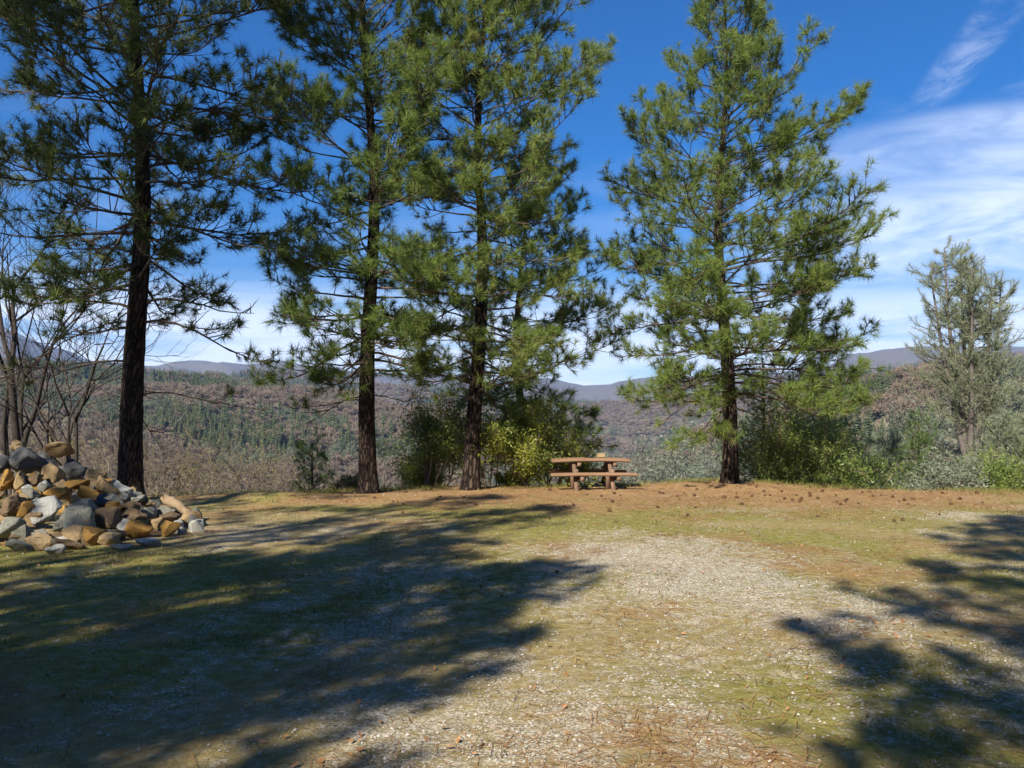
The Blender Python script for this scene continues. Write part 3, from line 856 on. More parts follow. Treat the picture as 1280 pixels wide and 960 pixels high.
# leafless trees at the left edge
BT = 'leafless trees behind the rock pile'
for (px, d, H, st, ln, seed, r, lab, bk) in [(62, 22.5, 9.6, 1, (-1.5, .16), 501, .13, 'leafless tree with the thickest leaning trunk behind the rock pile', 'bare'),
                                         (73, 23.5, 8.4, 1, (-1.2, .06), 502, .055, 'thin leafless tree beside the thick leaning trunk behind the rock pile', 'bare'),
                                         (92, 22.0, 6.6, 3, None, 503, .065, 'cluster of pale leafless stems left of the shaded pine trunk', 'bare'),
                                         (6, 23.5, 9.8, 2, (.1, .08), 504, .07, 'leafless tree cut by the left edge of the picture', 'bare'),
                                         (40, 20.5, 3.9, 2, (-1.57, .75), 505, .045, 'low leafless sapling leaning left over the rock pile', 'bare')]:
    make_branching('bare_tree', lab, 'tree', BT, below(px, d, .1), st, H, r, 4, seed, bk, None, None, spread=.75, up=.10, tilt=.30, lean=ln, kids=(2, 4), shrink=.66, wob=.17)

# twiggy leafless bushes down the slope, left of the half-shaded pine
TB = 'leafless bushes on the slope behind the rock pile'
R0 = np.random.default_rng(66)
spots = [(196, 24, 3.6), (222, 27, 4.6), (248, 25, 3.4), (272, 31, 6.6), (303, 28, 4.6), (330, 26, 3.6), (352, 30, 5.0), (375, 33, 5.8), (420, 29, 4.7), (445, 32, 5.4),
         (128, 25, 4.9), (112, 30, 6.6), (30, 27, 5.6), (-5, 25, 5.0), (140, 34, 8.0), (210, 36, 8.0), (245, 40, 9.0), (300, 38, 8.2), (340, 42, 8.8), (60, 33, 7.5), (505, 36, 7.2), (535, 42, 8.2)]
ORD = ['first', 'second', 'third', 'fourth', 'fifth', 'sixth', 'seventh', 'eighth', 'ninth', 'tenth', 'eleventh', 'twelfth', 'thirteenth', 'fourteenth', 'fifteenth', 'sixteenth', 'seventeenth',
       'eighteenth', 'nineteenth', 'twentieth', 'twenty-first', 'twenty-second']
rank = {q: k for k, q in enumerate(sorted(range(len(spots)), key=lambda q: spots[q][0]))}
for q, (px, d, H) in enumerate(spots):
    bud = (q in (3, 1, 6, 15, 16, 12))
    make_branching('leafless_bush', ('yellowish budding bush' if bud else 'twiggy grey-brown leafless bush') + ', ' + ORD[rank[q]] + ' from the left along the brushy slope', 'bush', TB,
                   below(px, d), 4, H, .035, 4, 600 + q, 'twig', 'leaf' if bud else None, 'bud', spread=.8, up=.08, tilt=.75, kids=(3, 3), shrink=.64, per=2, lspread=.10, lsize=.05, wob=.18)


# ------------------------------------------------------------------ far woodland: separate trees first, the rest as masses
def far_conifer_mesh(seed, H=10.0, W=2.0):
    R = np.random.default_rng(seed); g = Geo(); tiers = 11
    for t in range(tiers):
        f = t / (tiers - 1); z = H * (.08 + .9 * f); w = W * (1 - f) ** .85 + .12
        k = 9 if f < .7 else 6
        for q in range(k):
            a = q * 6.283 / k + R.uniform(-.35, .35) + t; L = w * R.uniform(.6, 1.25); dz = -.28 * L * R.uniform(.2, 1.6)
            d = np.array([math.cos(a), math.sin(a), 0]); s = np.array([-d[1], d[0], 0]) * L * R.uniform(.26, .46)
            top = np.array([0, 0, z + H * .05]); tip = d * L + np.array([0, 0, z + dz])
            m1 = d * L * .55 + s + np.array([0, 0, z + dz * .4 - .15]); m2 = d * L * .55 - s + np.array([0, 0, z + dz * .4 - .15])
            g.add([top, m1, tip, m2], [[0, 1, 2, 3]])
    return g.mesh('far_conifer_crown', M['far_conifer'])


def far_oak_mesh(seed, H=8.0, W=4.0, n=190):
    R = np.random.default_rng(seed); g = Geo()
    lob = [(R.uniform(-.5, .5) * W, R.uniform(-.5, .5) * W, H * R.uniform(.5, .78), W * R.uniform(.4, .62)) for _ in range(6)]
    for q in range(n):
        cx_, cy_, cz_, cr = lob[int(R.integers(0, 6))]
        d = unit(R.normal(size=3) + np.array([0, 0, .35])); L = cr * R.uniform(.5, 1.1)
        a = np.array([cx_, cy_, cz_]) + d * L * .1 + np.array([0, 0, -.4 * (R.random() < .4) * H * .5]); b = np.array([cx_, cy_, cz_]) + d * L
        s = unit(np.cross(d, R.normal(size=3))) * R.uniform(.05, .17)
        g.add([a - s * .6, a + s * .6, b + s, b - s], [[0, 1, 2, 3]])
    return g.mesh('far_oak_crown', M['far_oak'])


def far_bush_mesh(seed, H=8.0, W=3.6, n=230):
    R = np.random.default_rng(seed); g = Geo()
    lob = [(R.uniform(-.5, .5) * W, R.uniform(-.5, .5) * W, H * R.uniform(.3, .75), W * R.uniform(.35, .6)) for _ in range(7)]
    for q in range(n):
        cx_, cy_, cz_, cr = lob[int(R.integers(0, 7))]
        d = unit(R.normal(size=3)); p = np.array([cx_, cy_, cz_]) + d * cr * R.uniform(.6, 1.08)
        nn = unit(d + R.normal(size=3) * .8); u = unit(np.cross(nn, R.normal(size=3))) * R.uniform(.2, .5); w = np.cross(nn, u) * .7
        g.add([p - u, p - w, p + u, p + w], [[0, 1, 2, 3]])
    return g.mesh('far_bush_crown', M['far_bush'])


def trunk_mesh(H, r):
    g = Geo(); g.tube([[0, 0, -.8], [0, 0, H * .4], [.1, 0, H * .85]], [r, r * .7, r * .2], 5)
    return g.mesh('far_trunk', M['far_trunk'])


KIND = {'conifer': ([far_conifer_mesh(1), far_conifer_mesh(2, 10, 1.6), far_conifer_mesh(3, 9, 2.4)], trunk_mesh(10, .28)),
        'oak': ([far_oak_mesh(4), far_oak_mesh(5, 7.5, 4.6), far_oak_mesh(6, 9, 3.8)], trunk_mesh(6, .22)),
        'bush': ([far_bush_mesh(7), far_bush_mesh(8, 7, 4.2), far_bush_mesh(9, 9, 3.4)], trunk_mesh(6, .25))}
crown_of = {}


def far_tree(kind, name, label, group, x, y, s, v, cat='tree'):
    root = empty(name, (x, y, gz(x, y)), label, cat, group, random.uniform(0, 6.28))
    root.scale = (s, s, s * random.uniform(.9, 1.2))
    link('trunk', KIND[kind][1], parent=root)
    c = link('crown', KIND[kind][0][v], parent=root); tag(c, kind='stuff')
    crown_of.setdefault((kind, v), c)
    return root


def seen_row(x, y):
    return 528 - (ground_z(x, y) - EYE) / y * 1024


R1 = np.random.default_rng(909)


def scatter(n, a0, a1, r0, r1):
    a = np.radians(R1.uniform(a0, a1, n)); r = np.sqrt(R1.uniform(r0 ** 2, r1 ** 2, n))
    x = r * np.sin(a); y = r * np.cos(a)
    return x, y


# single trees that can be told apart: the dark conifer stand on the left hill, conifers and bare oaks on the near right slope
x, y = scatter(5000, -24, 0, 420, 690); row = seen_row(x, y); px = 640 + 1024 * x / y
ok = (row > 512) & (row < 575) & (px > 235) & (px < 600) & (np.abs(row - (520 + (px - 240) * .12) - 14) < 26) & (fbm(x * .02, y * .02, 3, 5) > .34)
ids = np.where(ok)[0][:150]
for q in ids:
    far_tree('conifer', 'hillside_conifer', 'dark conifer in the green stand across the left hillside', 'conifer stand on the left hillside', x[q], y[q], R1.uniform(1.0, 1.7), int(R1.integers(0, 3)))
x, y = scatter(900, 5, 34, 110, 330); px = 640 + 1024 * x / y; row = seen_row(x, y)
ok = np.where((row < 640) & (px > 700))[0][:90]
ok = ok[np.argsort(px[ok])]
seen_kind = {}
for q in ok:
    kd = ['conifer', 'oak', 'bush'][int(R1.choice(3, p=[.4, .25, .35]))]
    k_ = seen_kind[kd] = seen_kind.get(kd, 0) + 1
    place = f"{ORD[k_ - 1]} from the left on the near right slope" if k_ <= len(ORD) else f"number {k_} from the left on the near right slope"
    far_tree(kd, {'conifer': 'hillside_conifer', 'oak': 'bare_oak', 'bush': 'hillside_bush'}[kd],
             {'conifer': 'green conifer, ', 'oak': 'leafless brown oak, ', 'bush': 'round grey-green tree, '}[kd] + place,
             'single trees on the near right slope', x[q], y[q], R1.uniform(.8, 1.35), int(R1.integers(0, 3)))
for kd in KIND:
    for v in range(3):
        if (kd, v) not in crown_of:
            xx = 40.0 + 25 * v; yy = 300.0
            far_tree(kd, 'hillside_tree', f'lone {dict(conifer="green conifer", oak="leafless oak", bush="grey-green tree")[kd]} low in the valley, {["left", "middle", "right"][v]} of its kind', 'trees low in the valley', xx, yy, 1.0, v)


def wood(name, label, x, y, kind, scale):
    """one mass of woodland: points on the hillside that carry the crowns of the trees above"""
    z = ground_z(x, y) - .3
    me = bpy.data.meshes.new(name); me.vertices.add(len(x)); me.vertices.foreach_set('co', np.stack([x, y, z], -1).astype(np.float32).ravel())
    for nm, tp, arr in (('tree', 'INT', kind), ('size', 'FLOAT', scale), ('turn', 'FLOAT', R1.uniform(0, 6.28, len(x)))):
        a_ = me.attributes.new(nm, tp, 'POINT'); a_.data.foreach_set('value', arr.astype(np.int32 if tp == 'INT' else np.float32))
    o = link(name, me); tag(o, label, 'woodland', kind='stuff')
    ng = bpy.data.node_groups.new(name, 'GeometryNodeTree')
    ng.interface.new_socket('Geometry', in_out='INPUT', socket_type='NodeSocketGeometry'); ng.interface.new_socket('Geometry', in_out='OUTPUT', socket_type='NodeSocketGeometry')
    gi = ng.nodes.new('NodeGroupInput'); go = ng.nodes.new('NodeGroupOutput'); jn = ng.nodes.new('GeometryNodeJoinGeometry')

    def na_(n, t):
        q = ng.nodes.new('GeometryNodeInputNamedAttribute'); q.data_type = t; q.inputs[0].default_value = n; return q.outputs[0]
    kt = na_('tree', 'INT'); sz = na_('size', 'FLOAT'); tn = na_('turn', 'FLOAT')
    cv = ng.nodes.new('ShaderNodeCombineXYZ'); ng.links.new(tn, cv.inputs[2])
    for kk, kd in enumerate(('conifer', 'oak', 'bush')):
        for v in range(3):
            oi = ng.nodes.new('GeometryNodeObjectInfo'); oi.transform_space = 'ORIGINAL'; oi.inputs[0].default_value = crown_of[(kd, v)]; oi.inputs['As Instance'].default_value = True
            cp = ng.nodes.new('FunctionNodeCompare'); cp.data_type = 'INT'; cp.operation = 'EQUAL'
            ints = [s for s in cp.inputs if s.type == 'INT']; ng.links.new(kt, ints[0]); ints[1].default_value = kk * 3 + v
            ip = ng.nodes.new('GeometryNodeInstanceOnPoints')
            ng.links.new(gi.outputs[0], ip.inputs['Points']); ng.links.new(cp.outputs[0], ip.inputs['Selection']); ng.links.new(oi.outputs['Geometry'], ip.inputs['Instance'])
            ng.links.new(cv.outputs[0], ip.inputs['Rotation']); ng.links.new(sz, ip.inputs['Scale'])
            ng.links.new(ip.outputs[0], jn.inputs[0])
    ng.links.new(jn.outputs[0], go.inputs[0])
    md = o.modifiers.new('trees', 'NODES'); md.node_group = ng
    return o


def pick(n, pc, po, pb):
    return R1.choice(3, n, p=[pc, po, pb]) * 3 + R1.integers(0, 3, n)


def patches(x, y, f, s1, conifer, bush):
    n1 = fbm(x * f, y * f, 4, s1); n2 = fbm(x * f * .8 + 31, y * f * .8, 4, s1 + 9)
    return np.where(n1 > conifer, pick(len(x), .93, .05, .02), np.where(n2 > bush, pick(len(x), .10, .10, .80), pick(len(x), .02, .95, .03)))


x, y = scatter(9500, -40, 6, 380, 770); row = seen_row(x, y)
kd = np.where(row < 492, patches(x, y, .011, 77, .60, .50), patches(x, y, .010, 77, .645, .62))
wood('left_hill_wood', 'brown leafless oak wood with green patches covering the left hill', x, y, kd, R1.uniform(.7, 1.1, len(x)))
x, y = scatter(3800, 4, 40, 130, 500)
wood('right_hill_wood', 'grey-green and brown mixed wood covering the right hill', x, y, patches(x, y, .014, 87, .58, .46), R1.uniform(.75, 1.2, len(x)))
x, y = scatter(9500, -40, 40, 1000, 1780)
wood('far_ridge_wood', 'hazy bluish-brown wood on the ridges beyond the valley', x, y, patches(x, y, .0045, 97, .58, .56), R1.uniform(1.2, 2.0, len(x)))


# ------------------------------------------------------------------ two far houses
M['house_wall'] = solid_mat('house_wall', [(0, (.55, .52, .48)), (1, (.64, .61, .57))], 1, .8)
M['house_roof'] = solid_mat('house_roof', [(0, (.42, .36, .32)), (1, (.55, .48, .43))], 1, .8)
M['pane'] = solid_mat('window_pane', [(0, (.03, .035, .04)), (1, (.05, .055, .06))], 1, .15, spec=.6)
for (px, d, w, rz, lab) in ((880, 1180, 8, .3, 'larger white house far off on the wooded hill left of the lone pine'), (890, 1210, 5, -.4, 'smaller white house far off beside the larger one')):
    p = at(px, d); root = empty('house', (p[0], p[1], p[2] + 7.0), lab, 'house', 'far houses', rz)
    gq = Geo(); gq.box((0, 0, -2.5), (w, 6, 11)); link('wall', gq.mesh('wall', M['house_wall']), parent=root)
    gq = Geo(); h = w / 2 + .6
    gq.add([[-h, -3.6, 2.95], [h, -3.6, 2.95], [h, 0, 4.8], [-h, 0, 4.8], [-h, 3.6, 2.95], [h, 3.6, 2.95]], [[0, 1, 2, 3], [3, 2, 5, 4], [0, 4, 5, 1]], [[0, 3, 4], [1, 5, 2]])
    link('roof', gq.mesh('roof', M['house_roof']), parent=root)
    for k in range(3):
        gq = Geo(); gq.box((-w * .3 + k * w * .3, -3.03, 1.2), (1.1, .1, 1.2)); link('window', gq.mesh('window', M['pane']), parent=root)


# ------------------------------------------------------------------ the rock pile
PC = np.array([-7.75, 12.8]); PR, PH = 2.85, 1.48


def pile_z(x, y):
    d = math.hypot(x - PC[0], (y - PC[1])) / PR
    return PH * max(0.0, 1 - d ** 1.02)


def rock_mat(name, c0, c1, c2, patch=None):
    return solid_mat(name, [(0, c0), (.5, c1), (1, c2)], 3.5, .85, .05, 9, rnd=.25, spots=patch, detail=9)


M['r_g'] = rock_mat('grey_rock', (.18, .18, .145), (.30, .295, .24), (.45, .44, .365), ((.33, .23, .11), 2.2, .60))
M['r_w'] = rock_mat('pale_rock', (.42, .42, .37), (.56, .55, .48), (.68, .66, .58), ((.40, .29, .14), 2.6, .62))
M['r_o'] = rock_mat('ochre_rock', (.30, .15, .035), (.46, .26, .065), (.58, .38, .13), ((.28, .24, .18), 2.0, .60))
M['r_t'] = rock_mat('tan_rock', (.28, .185, .09), (.43, .30, .155), (.56, .42, .24), ((.25, .24, .20), 2.3, .60))
M['r_b'] = rock_mat('brown_rock', (.13, .085, .045), (.215, .145, .08), (.31, .22, .13), ((.2, .2, .18), 2.0, .58))
M['r_d'] = rock_mat('dark_grey_rock', (.08, .082, .08), (.13, .132, .125), (.21, .205, .19), ((.2, .16, .09), 2.0, .6))


def rock_mesh(seed, n=14, flat=1.0, block=.68):
    R = np.random.default_rng(seed)
    p = R.normal(size=(n, 3)); p /= np.linalg.norm(p, axis=1)[:, None]
    p = np.sign(p) * np.abs(p) ** block                       # towards a block with broken corners
    p /= np.abs(p).max(axis=0)
    p *= R.uniform(.82, 1.0, (n, 1))
    q = Matrix.Rotation(R.uniform(-.4, .4), 3, 'X') @ Matrix.Rotation(R.uniform(-.4, .4), 3, 'Y') @ Matrix.Rotation(R.uniform(0, 6.28), 3, 'Z')
    p = p @ np.array(q).T
    bm = bmesh.new()
    for v in p: bm.verts.new(v)
    r = bmesh.ops.convex_hull(bm, input=bm.verts)
    bmesh.ops.delete(bm, geom=[e for e in r['geom_interior'] if isinstance(e, bmesh.types.BMVert)], context='VERTS')
    bmesh.ops.dissolve_limit(bm, angle_limit=.22, verts=bm.verts, edges=bm.edges)
    bmesh.ops.bevel(bm, geom=list(bm.edges), offset=.11, segments=2, profile=.6, affect='EDGES', clamp_overlap=True)
    bmesh.ops.triangulate(bm, faces=bm.faces)
    bmesh.ops.subdivide_edges(bm, edges=[e for e in bm.edges if e.calc_length() > .55], cuts=1)
    bmesh.ops.subdivide_edges(bm, edges=list(bm.edges), cuts=1, smooth=.35)
    bm.normal_update()
    off = Vector((seed * 3.7 % 50, seed * 1.3 % 50, 0))
    for v in bm.verts:
        v.co += v.normal * (mnoise.noise(v.co * 1.6 + off) * .13 + mnoise.noise(v.co * 4.5 + off) * .06 + R.normal(0, .008))
    lo = np.array([min(v.co[k] for v in bm.verts) for k in range(3)]); hi = np.array([max(v.co[k] for v in bm.verts) for k in range(3)])
    for v in bm.verts:
        v.co = Vector((np.array(v.co) - (lo + hi) / 2) / ((hi - lo) / 2))
    me = bpy.data.meshes.new('rock'); bm.to_mesh(me); bm.free()
    me.polygons.foreach_set('use_smooth', np.ones(len(me.polygons), bool))
    return me


def on_pile(px, py):
    d = np.array([(px - 640) / 1024, 1.0, -(py - 528) / 1024])
    for s in np.arange(8.5, 16, .02):
        p = np.array([0, 0, EYE]) + d * s
        if p[2] <= pile_z(p[0], p[1]) or s > 13.2:
            return p
    return p


RG = 'rocks in the heap at the left'
ROCKS = [  # place seen at, width and height in the photo's pixels, kind, roll, label
    (52, 637, 38, 36, 'r_w', .35, 'large pale grey wedge-shaped rock in the middle of the heap'),
    (90, 652, 46, 38, 'r_g', .1, 'largest rounded grey boulder at the front of the rock heap'),
    (102, 634, 30, 20, 'r_g', -.2, 'blue-grey rock wedged behind the rounded grey boulder'),
    (71, 616, 31, 13, 'r_o', .12, 'flat ochre rock lying above the pale grey wedge'),
    (95, 607, 33, 14, 'r_o', -.08, 'long ochre block right of the upright tan rock'),
    (110, 617, 28, 14, 'r_o', .55, 'tilted yellow-ochre slab left of the square tan block'),
    (134, 609, 29, 26, 'r_t', .12, 'square tan block sitting near the shaded pine trunk'),
    (140, 634, 24, 16, 'r_o', -.6, 'smooth bright yellow-ochre rock below the square tan block'),
    (132, 646, 34, 26, 'r_b', .1, 'brown split rock right of the rounded grey boulder'),
    (66, 594, 25, 28, 'r_t', .25, 'upright tan rock near the top of the heap'),
    (72, 562, 36, 20, 'r_t', -.15, 'tan rock perched highest on the heap'),
    (29, 577, 46, 34, 'r_d', .1, 'large dark bluish rock in shade at the top left of the heap'),
    (25, 602, 18, 26, 'r_t', .3, 'pale tan upright rock under the large dark rock'),
    (6, 600, 18, 26, 'r_o', -.1, 'ochre rock cut by the left edge of the picture'),
    (42, 600, 20, 15, 'r_b', 0, 'small brown rock left of the upright tan rock'),
    (33, 636, 20, 21, 'r_o', .5, 'round orange rock touching the pale grey wedge'),
    (38, 617, 24, 13, 'r_g', .3, 'flat greenish grey rock above the round orange rock'),
    (55, 609, 17, 11, 'r_g', .2, 'small grey rock at the foot of the upright tan rock'),
    (14, 632, 24, 30, 'r_b', .3, 'tall brown rock at the left of the heap'),
    (12, 659, 28, 28, 'r_g', .2, 'rough grey rock low at the left edge of the heap'),
    (34, 668, 26, 22, 'r_g', -.4, 'grey rock below the pale grey wedge'),
    (55, 671, 22, 16, 'r_g', .6, 'small pointed grey rock in front of the pale grey wedge'),
    (26, 690, 30, 15, 'r_g', .45, 'long grey slab lying at the front left of the heap'),
    (53, 687, 32, 22, 'r_t', .05, 'bright tan round-edged rock at the front foot of the heap'),
    (72, 692, 24, 12, 'r_w', -.15, 'pale grey-green flat rock at the front foot of the heap'),
    (86, 673, 36, 13, 'r_w', -.25, 'cream slab under the rounded grey boulder'),
    (88, 688, 36, 19, 'r_b', -.1, 'brown rounded rock at the front foot of the heap'),
    (127, 672, 36, 15, 'r_t', -.05, 'broad tan rock below the brown split rock'),
    (137, 682, 26, 17, 'r_t', .1, 'round brownish-tan rock at the front foot of the heap'),
    (154, 687, 27, 8, 'r_w', .15, 'small white flat stone lying on the ground before the heap'),
    (186, 682, 32, 10, 'r_w', .05, 'pale grey flat stone lying in front of the orange rock'),
    (212, 671, 26, 20, 'r_o', .1, 'ochre pyramid-shaped rock at the right end of the heap'),
    (174, 669, 31, 22, 'r_o', .35, 'bright orange rock low at the right of the heap'),
    (162, 659, 28, 17, 'r_w', .55, 'whitish tilted slab left of the bright orange rock'),
    (166, 646, 31, 17, 'r_b', .2, 'olive-brown rock above the whitish tilted slab'),
    (196, 657, 20, 19, 'r_t', -.2, 'pale tan upright stone right of the bright orange rock'),
    (229, 667, 12, 10, 'r_w', 0, 'small cream stone beside the ochre pyramid-shaped rock'),
    (246, 665, 19, 17, 'r_w', -.2, 'pale grey block at the far right end of the heap'),
    (163, 634, 26, 16, 'r_b', .3, 'brown rock at the foot of the shaded pine trunk'),
    (186, 629, 18, 9, 'r_t', -.1, 'small yellowish stone right of the shaded pine trunk'),
    (210, 645, 24, 11, 'r_b', 0, 'olive flat rock behind the ochre pyramid-shaped rock'),
    (93, 588, 24, 21, 'r_d', .2, 'dark grey rock right of the upright tan rock'),
    (2, 579, 18, 20, 'r_d', 0, 'dark bluish rock at the left edge of the picture'),
    (173, 626, 22, 9, 'r_g', -.7, 'narrow grey slab leaning beside the shaded pine trunk'),
    (150, 668, 18, 12, 'r_b', .3, 'small brown rock left of the bright orange rock'),
    (113, 681, 20, 12, 'r_t', 0, 'small tan rock left of the round brownish-tan rock'),
    (225, 652, 12, 6, 'r_w', .1, 'tiny white stone near the right end of the heap'),
]
for k, (px, py, w, h, mt, roll, lab) in enumerate(ROCKS):
    p = on_pile(px, py)
    W = w * p[1] / 1024 / 2; Hh = h * p[1] / 1024 / 2; D = (W + Hh) / 2 * 1.1
    me = rock_mesh(1000 + k, 11 + k % 5)
    o = link('rock', me, M[mt]); tag(o, lab, 'rock', RG)
    o.scale = (W * 1.05, D, Hh * 1.05); o.rotation_euler = (0, roll, 0)
    zf = gz(p[0], p[1] + D * .5)
    o.location = (p[0], p[1] + D * .5, max(p[2], zf + Hh * .8))
R2 = np.random.default_rng(31)
fill = [rock_mesh(1200 + k, 12) for k in range(8)]
fm = ['r_b', 'r_g', 'r_t', 'r_g', 'r_d', 'r_w', 'r_o', 'r_t']
for k in range(8): fill[k].materials.append(M[fm[k]])
FL = {'r_w': 'pale stone filling the gaps of the rock heap', 'r_b': 'brown stone filling the gaps of the rock heap', 'r_t': 'tan stone filling the gaps of the rock heap', 'r_g': 'grey stone filling the gaps of the rock heap', 'r_d': 'dark grey stone filling the gaps of the rock heap', 'r_o': 'ochre stone filling the gaps of the rock heap'}
cnt = 0
while cnt < 190:
    a = R2.uniform(0, 6.28); d = PR * .96 * math.sqrt(R2.random()); x_ = PC[0] + d * math.sin(a); y_ = PC[1] + d * math.cos(a)
    if math.cos(a) > .75 and d > 1.2 and R2.random() < .7: continue
    k = int(R2.integers(0, 8)); s = R2.uniform(.09, .20)
    o = link('rock', fill[k]); tag(o, FL[fm[k]], 'rock', 'small rocks in the heap at the left')
    o.scale = (s * R2.uniform(.8, 1.3), s * R2.uniform(.8, 1.3), s * R2.uniform(.6, .95)); o.rotation_euler = (R2.normal(0, .3), R2.normal(0, .3), R2.uniform(0, 6.28))
    lvl = R2.choice([0, .0, .28])
    o.location = (x_, y_, max(gz(x_, y_) + s * .3, gz(x_, y_) + pile_z(x_, y_) - s * 1.1 - lvl))
    cnt += 1

# weathered log sloping down to the right of the heap
M['log'] = solid_mat('log_wood', [(0, (.12, .085, .05)), (.5, (.22, .155, .09)), (1, (.33, .24, .15))], 4, .9, .015, 22, (1, 1, .2))
la = on_pile(198, 622) + np.array([0, .3, -.02]); lb = on_pile(259, 657) + np.array([0, .05, -.01])
Rl = np.random.default_rng(5); lt = np.linspace(0, 1, 14)
lgp = la[None] + (lb - la)[None] * lt[:, None] + np.stack([Rl.normal(0, .012, 14), .03 * np.sin(lt * 5), .015 * np.sin(lt * 4.1) + Rl.normal(0, .008, 14)], -1)
gl = Geo(); gl.tube(lgp, (.085 - .045 * lt)[:, None] * Rl.uniform(.75, 1.2, (14, 10)), 10)
o = link('log', gl.mesh('log', M['log'], smooth=True)); tag(o, 'weathered tan log sloping down behind the right end of the rock heap', 'log')


# ------------------------------------------------------------------ the picnic table
M['plank'] = solid_mat('table_plank', [(0, (.175, .10, .058)), (.5, (.25, .15, .085)), (1, (.34, .215, .13))], 3, .75, .006, 25, (.35, 4, 4), rnd=.15)
M['post'] = solid_mat('table_post', [(0, (.13, .078, .05)), (.5, (.185, .112, .072)), (1, (.25, .155, .10))], 4, .8, .006, 25, (4, 4, .6), rnd=.15)


def plank_mesh(L, W, T, seed, bow=0.0):
    """a board with rounded edges and ends, slightly bowed"""
    R = np.random.default_rng(seed)
    bm = bmesh.new(); bmesh.ops.create_cube(bm, size=1.0)
    for v in bm.verts: v.co = Vector((v.co.x * L, v.co.y * W, v.co.z * T))
    bmesh.ops.subdivide_edges(bm, edges=[e for e in bm.edges if abs(e.verts[0].co.x - e.verts[1].co.x) > .5], cuts=7)
    bmesh.ops.bevel(bm, geom=[e for e in bm.edges if e.calc_face_angle(0) > .5], offset=min(W, T) * .28, segments=3, affect='EDGES', clamp_overlap=True)
    for v in bm.verts: v.co.z -= bow * (2 * v.co.x / L) ** 2
    bmesh.ops.triangulate(bm, faces=[f for f in bm.faces if len(f.verts) > 4])
    me = bpy.data.meshes.new('plank'); bm.to_mesh(me); bm.free(); me.materials.append(M['plank'])
    return me


tx, ty = 1.96, 20.8
tb = empty('picnic_table', (tx, ty, gz(tx, ty)), 'brown picnic table with attached benches on the edge of the clearing', 'picnic table', None, math.radians(3))
tm = plank_mesh(1.96, .15, .085, 1, .03)
for k in range(5):
    o = link('tabletop_plank', tm, parent=tb); o.location = (0, -.32 + k * .16, .715)
sm_ = plank_mesh(2.12, .145, .075, 2, .012)
for s_ in (-1, 1):
    for k in range(2):
        o = link('seat_plank', sm_, parent=tb); o.location = (.0, s_ * (.66 + k * .155), .385)


def bar(p0, p1, w, d):
    p0 = Vector(p0); p1 = Vector(p1); z = (p1 - p0).normalized(); x_ = Vector((1, 0, 0)); y_ = z.cross(x_).normalized(); x_ = y_.cross(z)
    g = Geo(); m_ = Matrix((x_, y_, z)).transposed()
    g.box(np.array((p0 + p1) / 2), (w, d, (p1 - p0).length), np.array(m_))
    me = g.mesh('post', M['post'])
    bm = bmesh.new(); bm.from_mesh(me); bmesh.ops.bevel(bm, geom=list(bm.edges), offset=.012, segments=2, affect='EDGES'); bm.to_mesh(me); bm.free()
    return me


for sx in (-.43, .47):
    for s_ in (-1, 1):
        link('leg', bar((sx, s_ * .86, -.04), (sx, s_ * .20, .67), .10, .09), parent=tb)
    link('centre_post', bar((sx + .01, 0, -.04), (sx + .01, 0, .67), .13, .13), parent=tb)
    link('seat_beam', bar((sx + .135, -.88, .275), (sx + .135, .88, .275), .10, .115), parent=tb)
    link('table_beam', bar((sx + .13, -.36, .60), (sx + .13, .36, .60), .10, .11), parent=tb)
    for s_ in (-1, 1):
        link('seat_stop', bar((sx + .02, s_ * .93 if s_ > 0 else -.57, .34), (sx + .02, s_ * .93 if s_ > 0 else -.57, .50), .11, .06), parent=tb)
M['block'] = solid_mat('wood_block', [(0, (.32, .22, .11)), (1, (.45, .33, .18))], 5, .85, .006, 20)
bb = bpy.data.meshes.new('wood_block'); bm = bmesh.new(); bmesh.ops.create_cube(bm, size=1)
for v in bm.verts: v.co = Vector((v.co.x * .20 * (1 if v.co.z < 0 else .88), v.co.y * .16, v.co.z * .11))
bmesh.ops.bevel(bm, geom=list(bm.edges), offset=.015, segments=2, affect='EDGES'); bm.to_mesh(bb); bm.free()
o = link('wood_block', bb, M['block']); tag(o, 'small tan block lying on the picnic table top', 'block')
o.location = (tx + .30, ty + .1, gz(tx, ty) + .757 + .055); o.rotation_euler = (0, 0, .2)


# ------------------------------------------------------------------ pine cones
M['cone'] = solid_mat('pine_cone', [(0, (.07, .038, .02)), (.5, (.13, .07, .036)), (1, (.21, .12, .065))], 12, .85, rnd=.4)


def cone_mesh(seed):
    R = np.random.default_rng(seed); g = Geo()
    g.tube([[-.05, 0, 0], [-.02, 0, 0], [.02, 0, 0], [.055, 0, 0]], [.012, .03, .026, .006], 7)
    n = 44
    for q in range(n):
        f = q / n; x_ = -.05 + .105 * f; a = q * 2.399; rr = .052 * math.sin(math.pi * (.22 + .72 * f)) + .006
        d = np.array([.35, math.cos(a), math.sin(a)]); s = np.array([0, -math.sin(a), math.cos(a)]) * .014
        b = np.array([x_, 0, 0]); t = b + d * rr
        g.add([b + d * rr * .3, b + d * rr * .72 + s, t, b + d * rr * .72 - s, b + d * rr * .6 + np.array([.007, 0, 0])], None, [[0, 1, 4], [1, 2, 4], [2, 3, 4], [3, 0, 4], [0, 3, 2], [0, 2, 1]])
    return g.mesh('pine_cone', M['cone'])


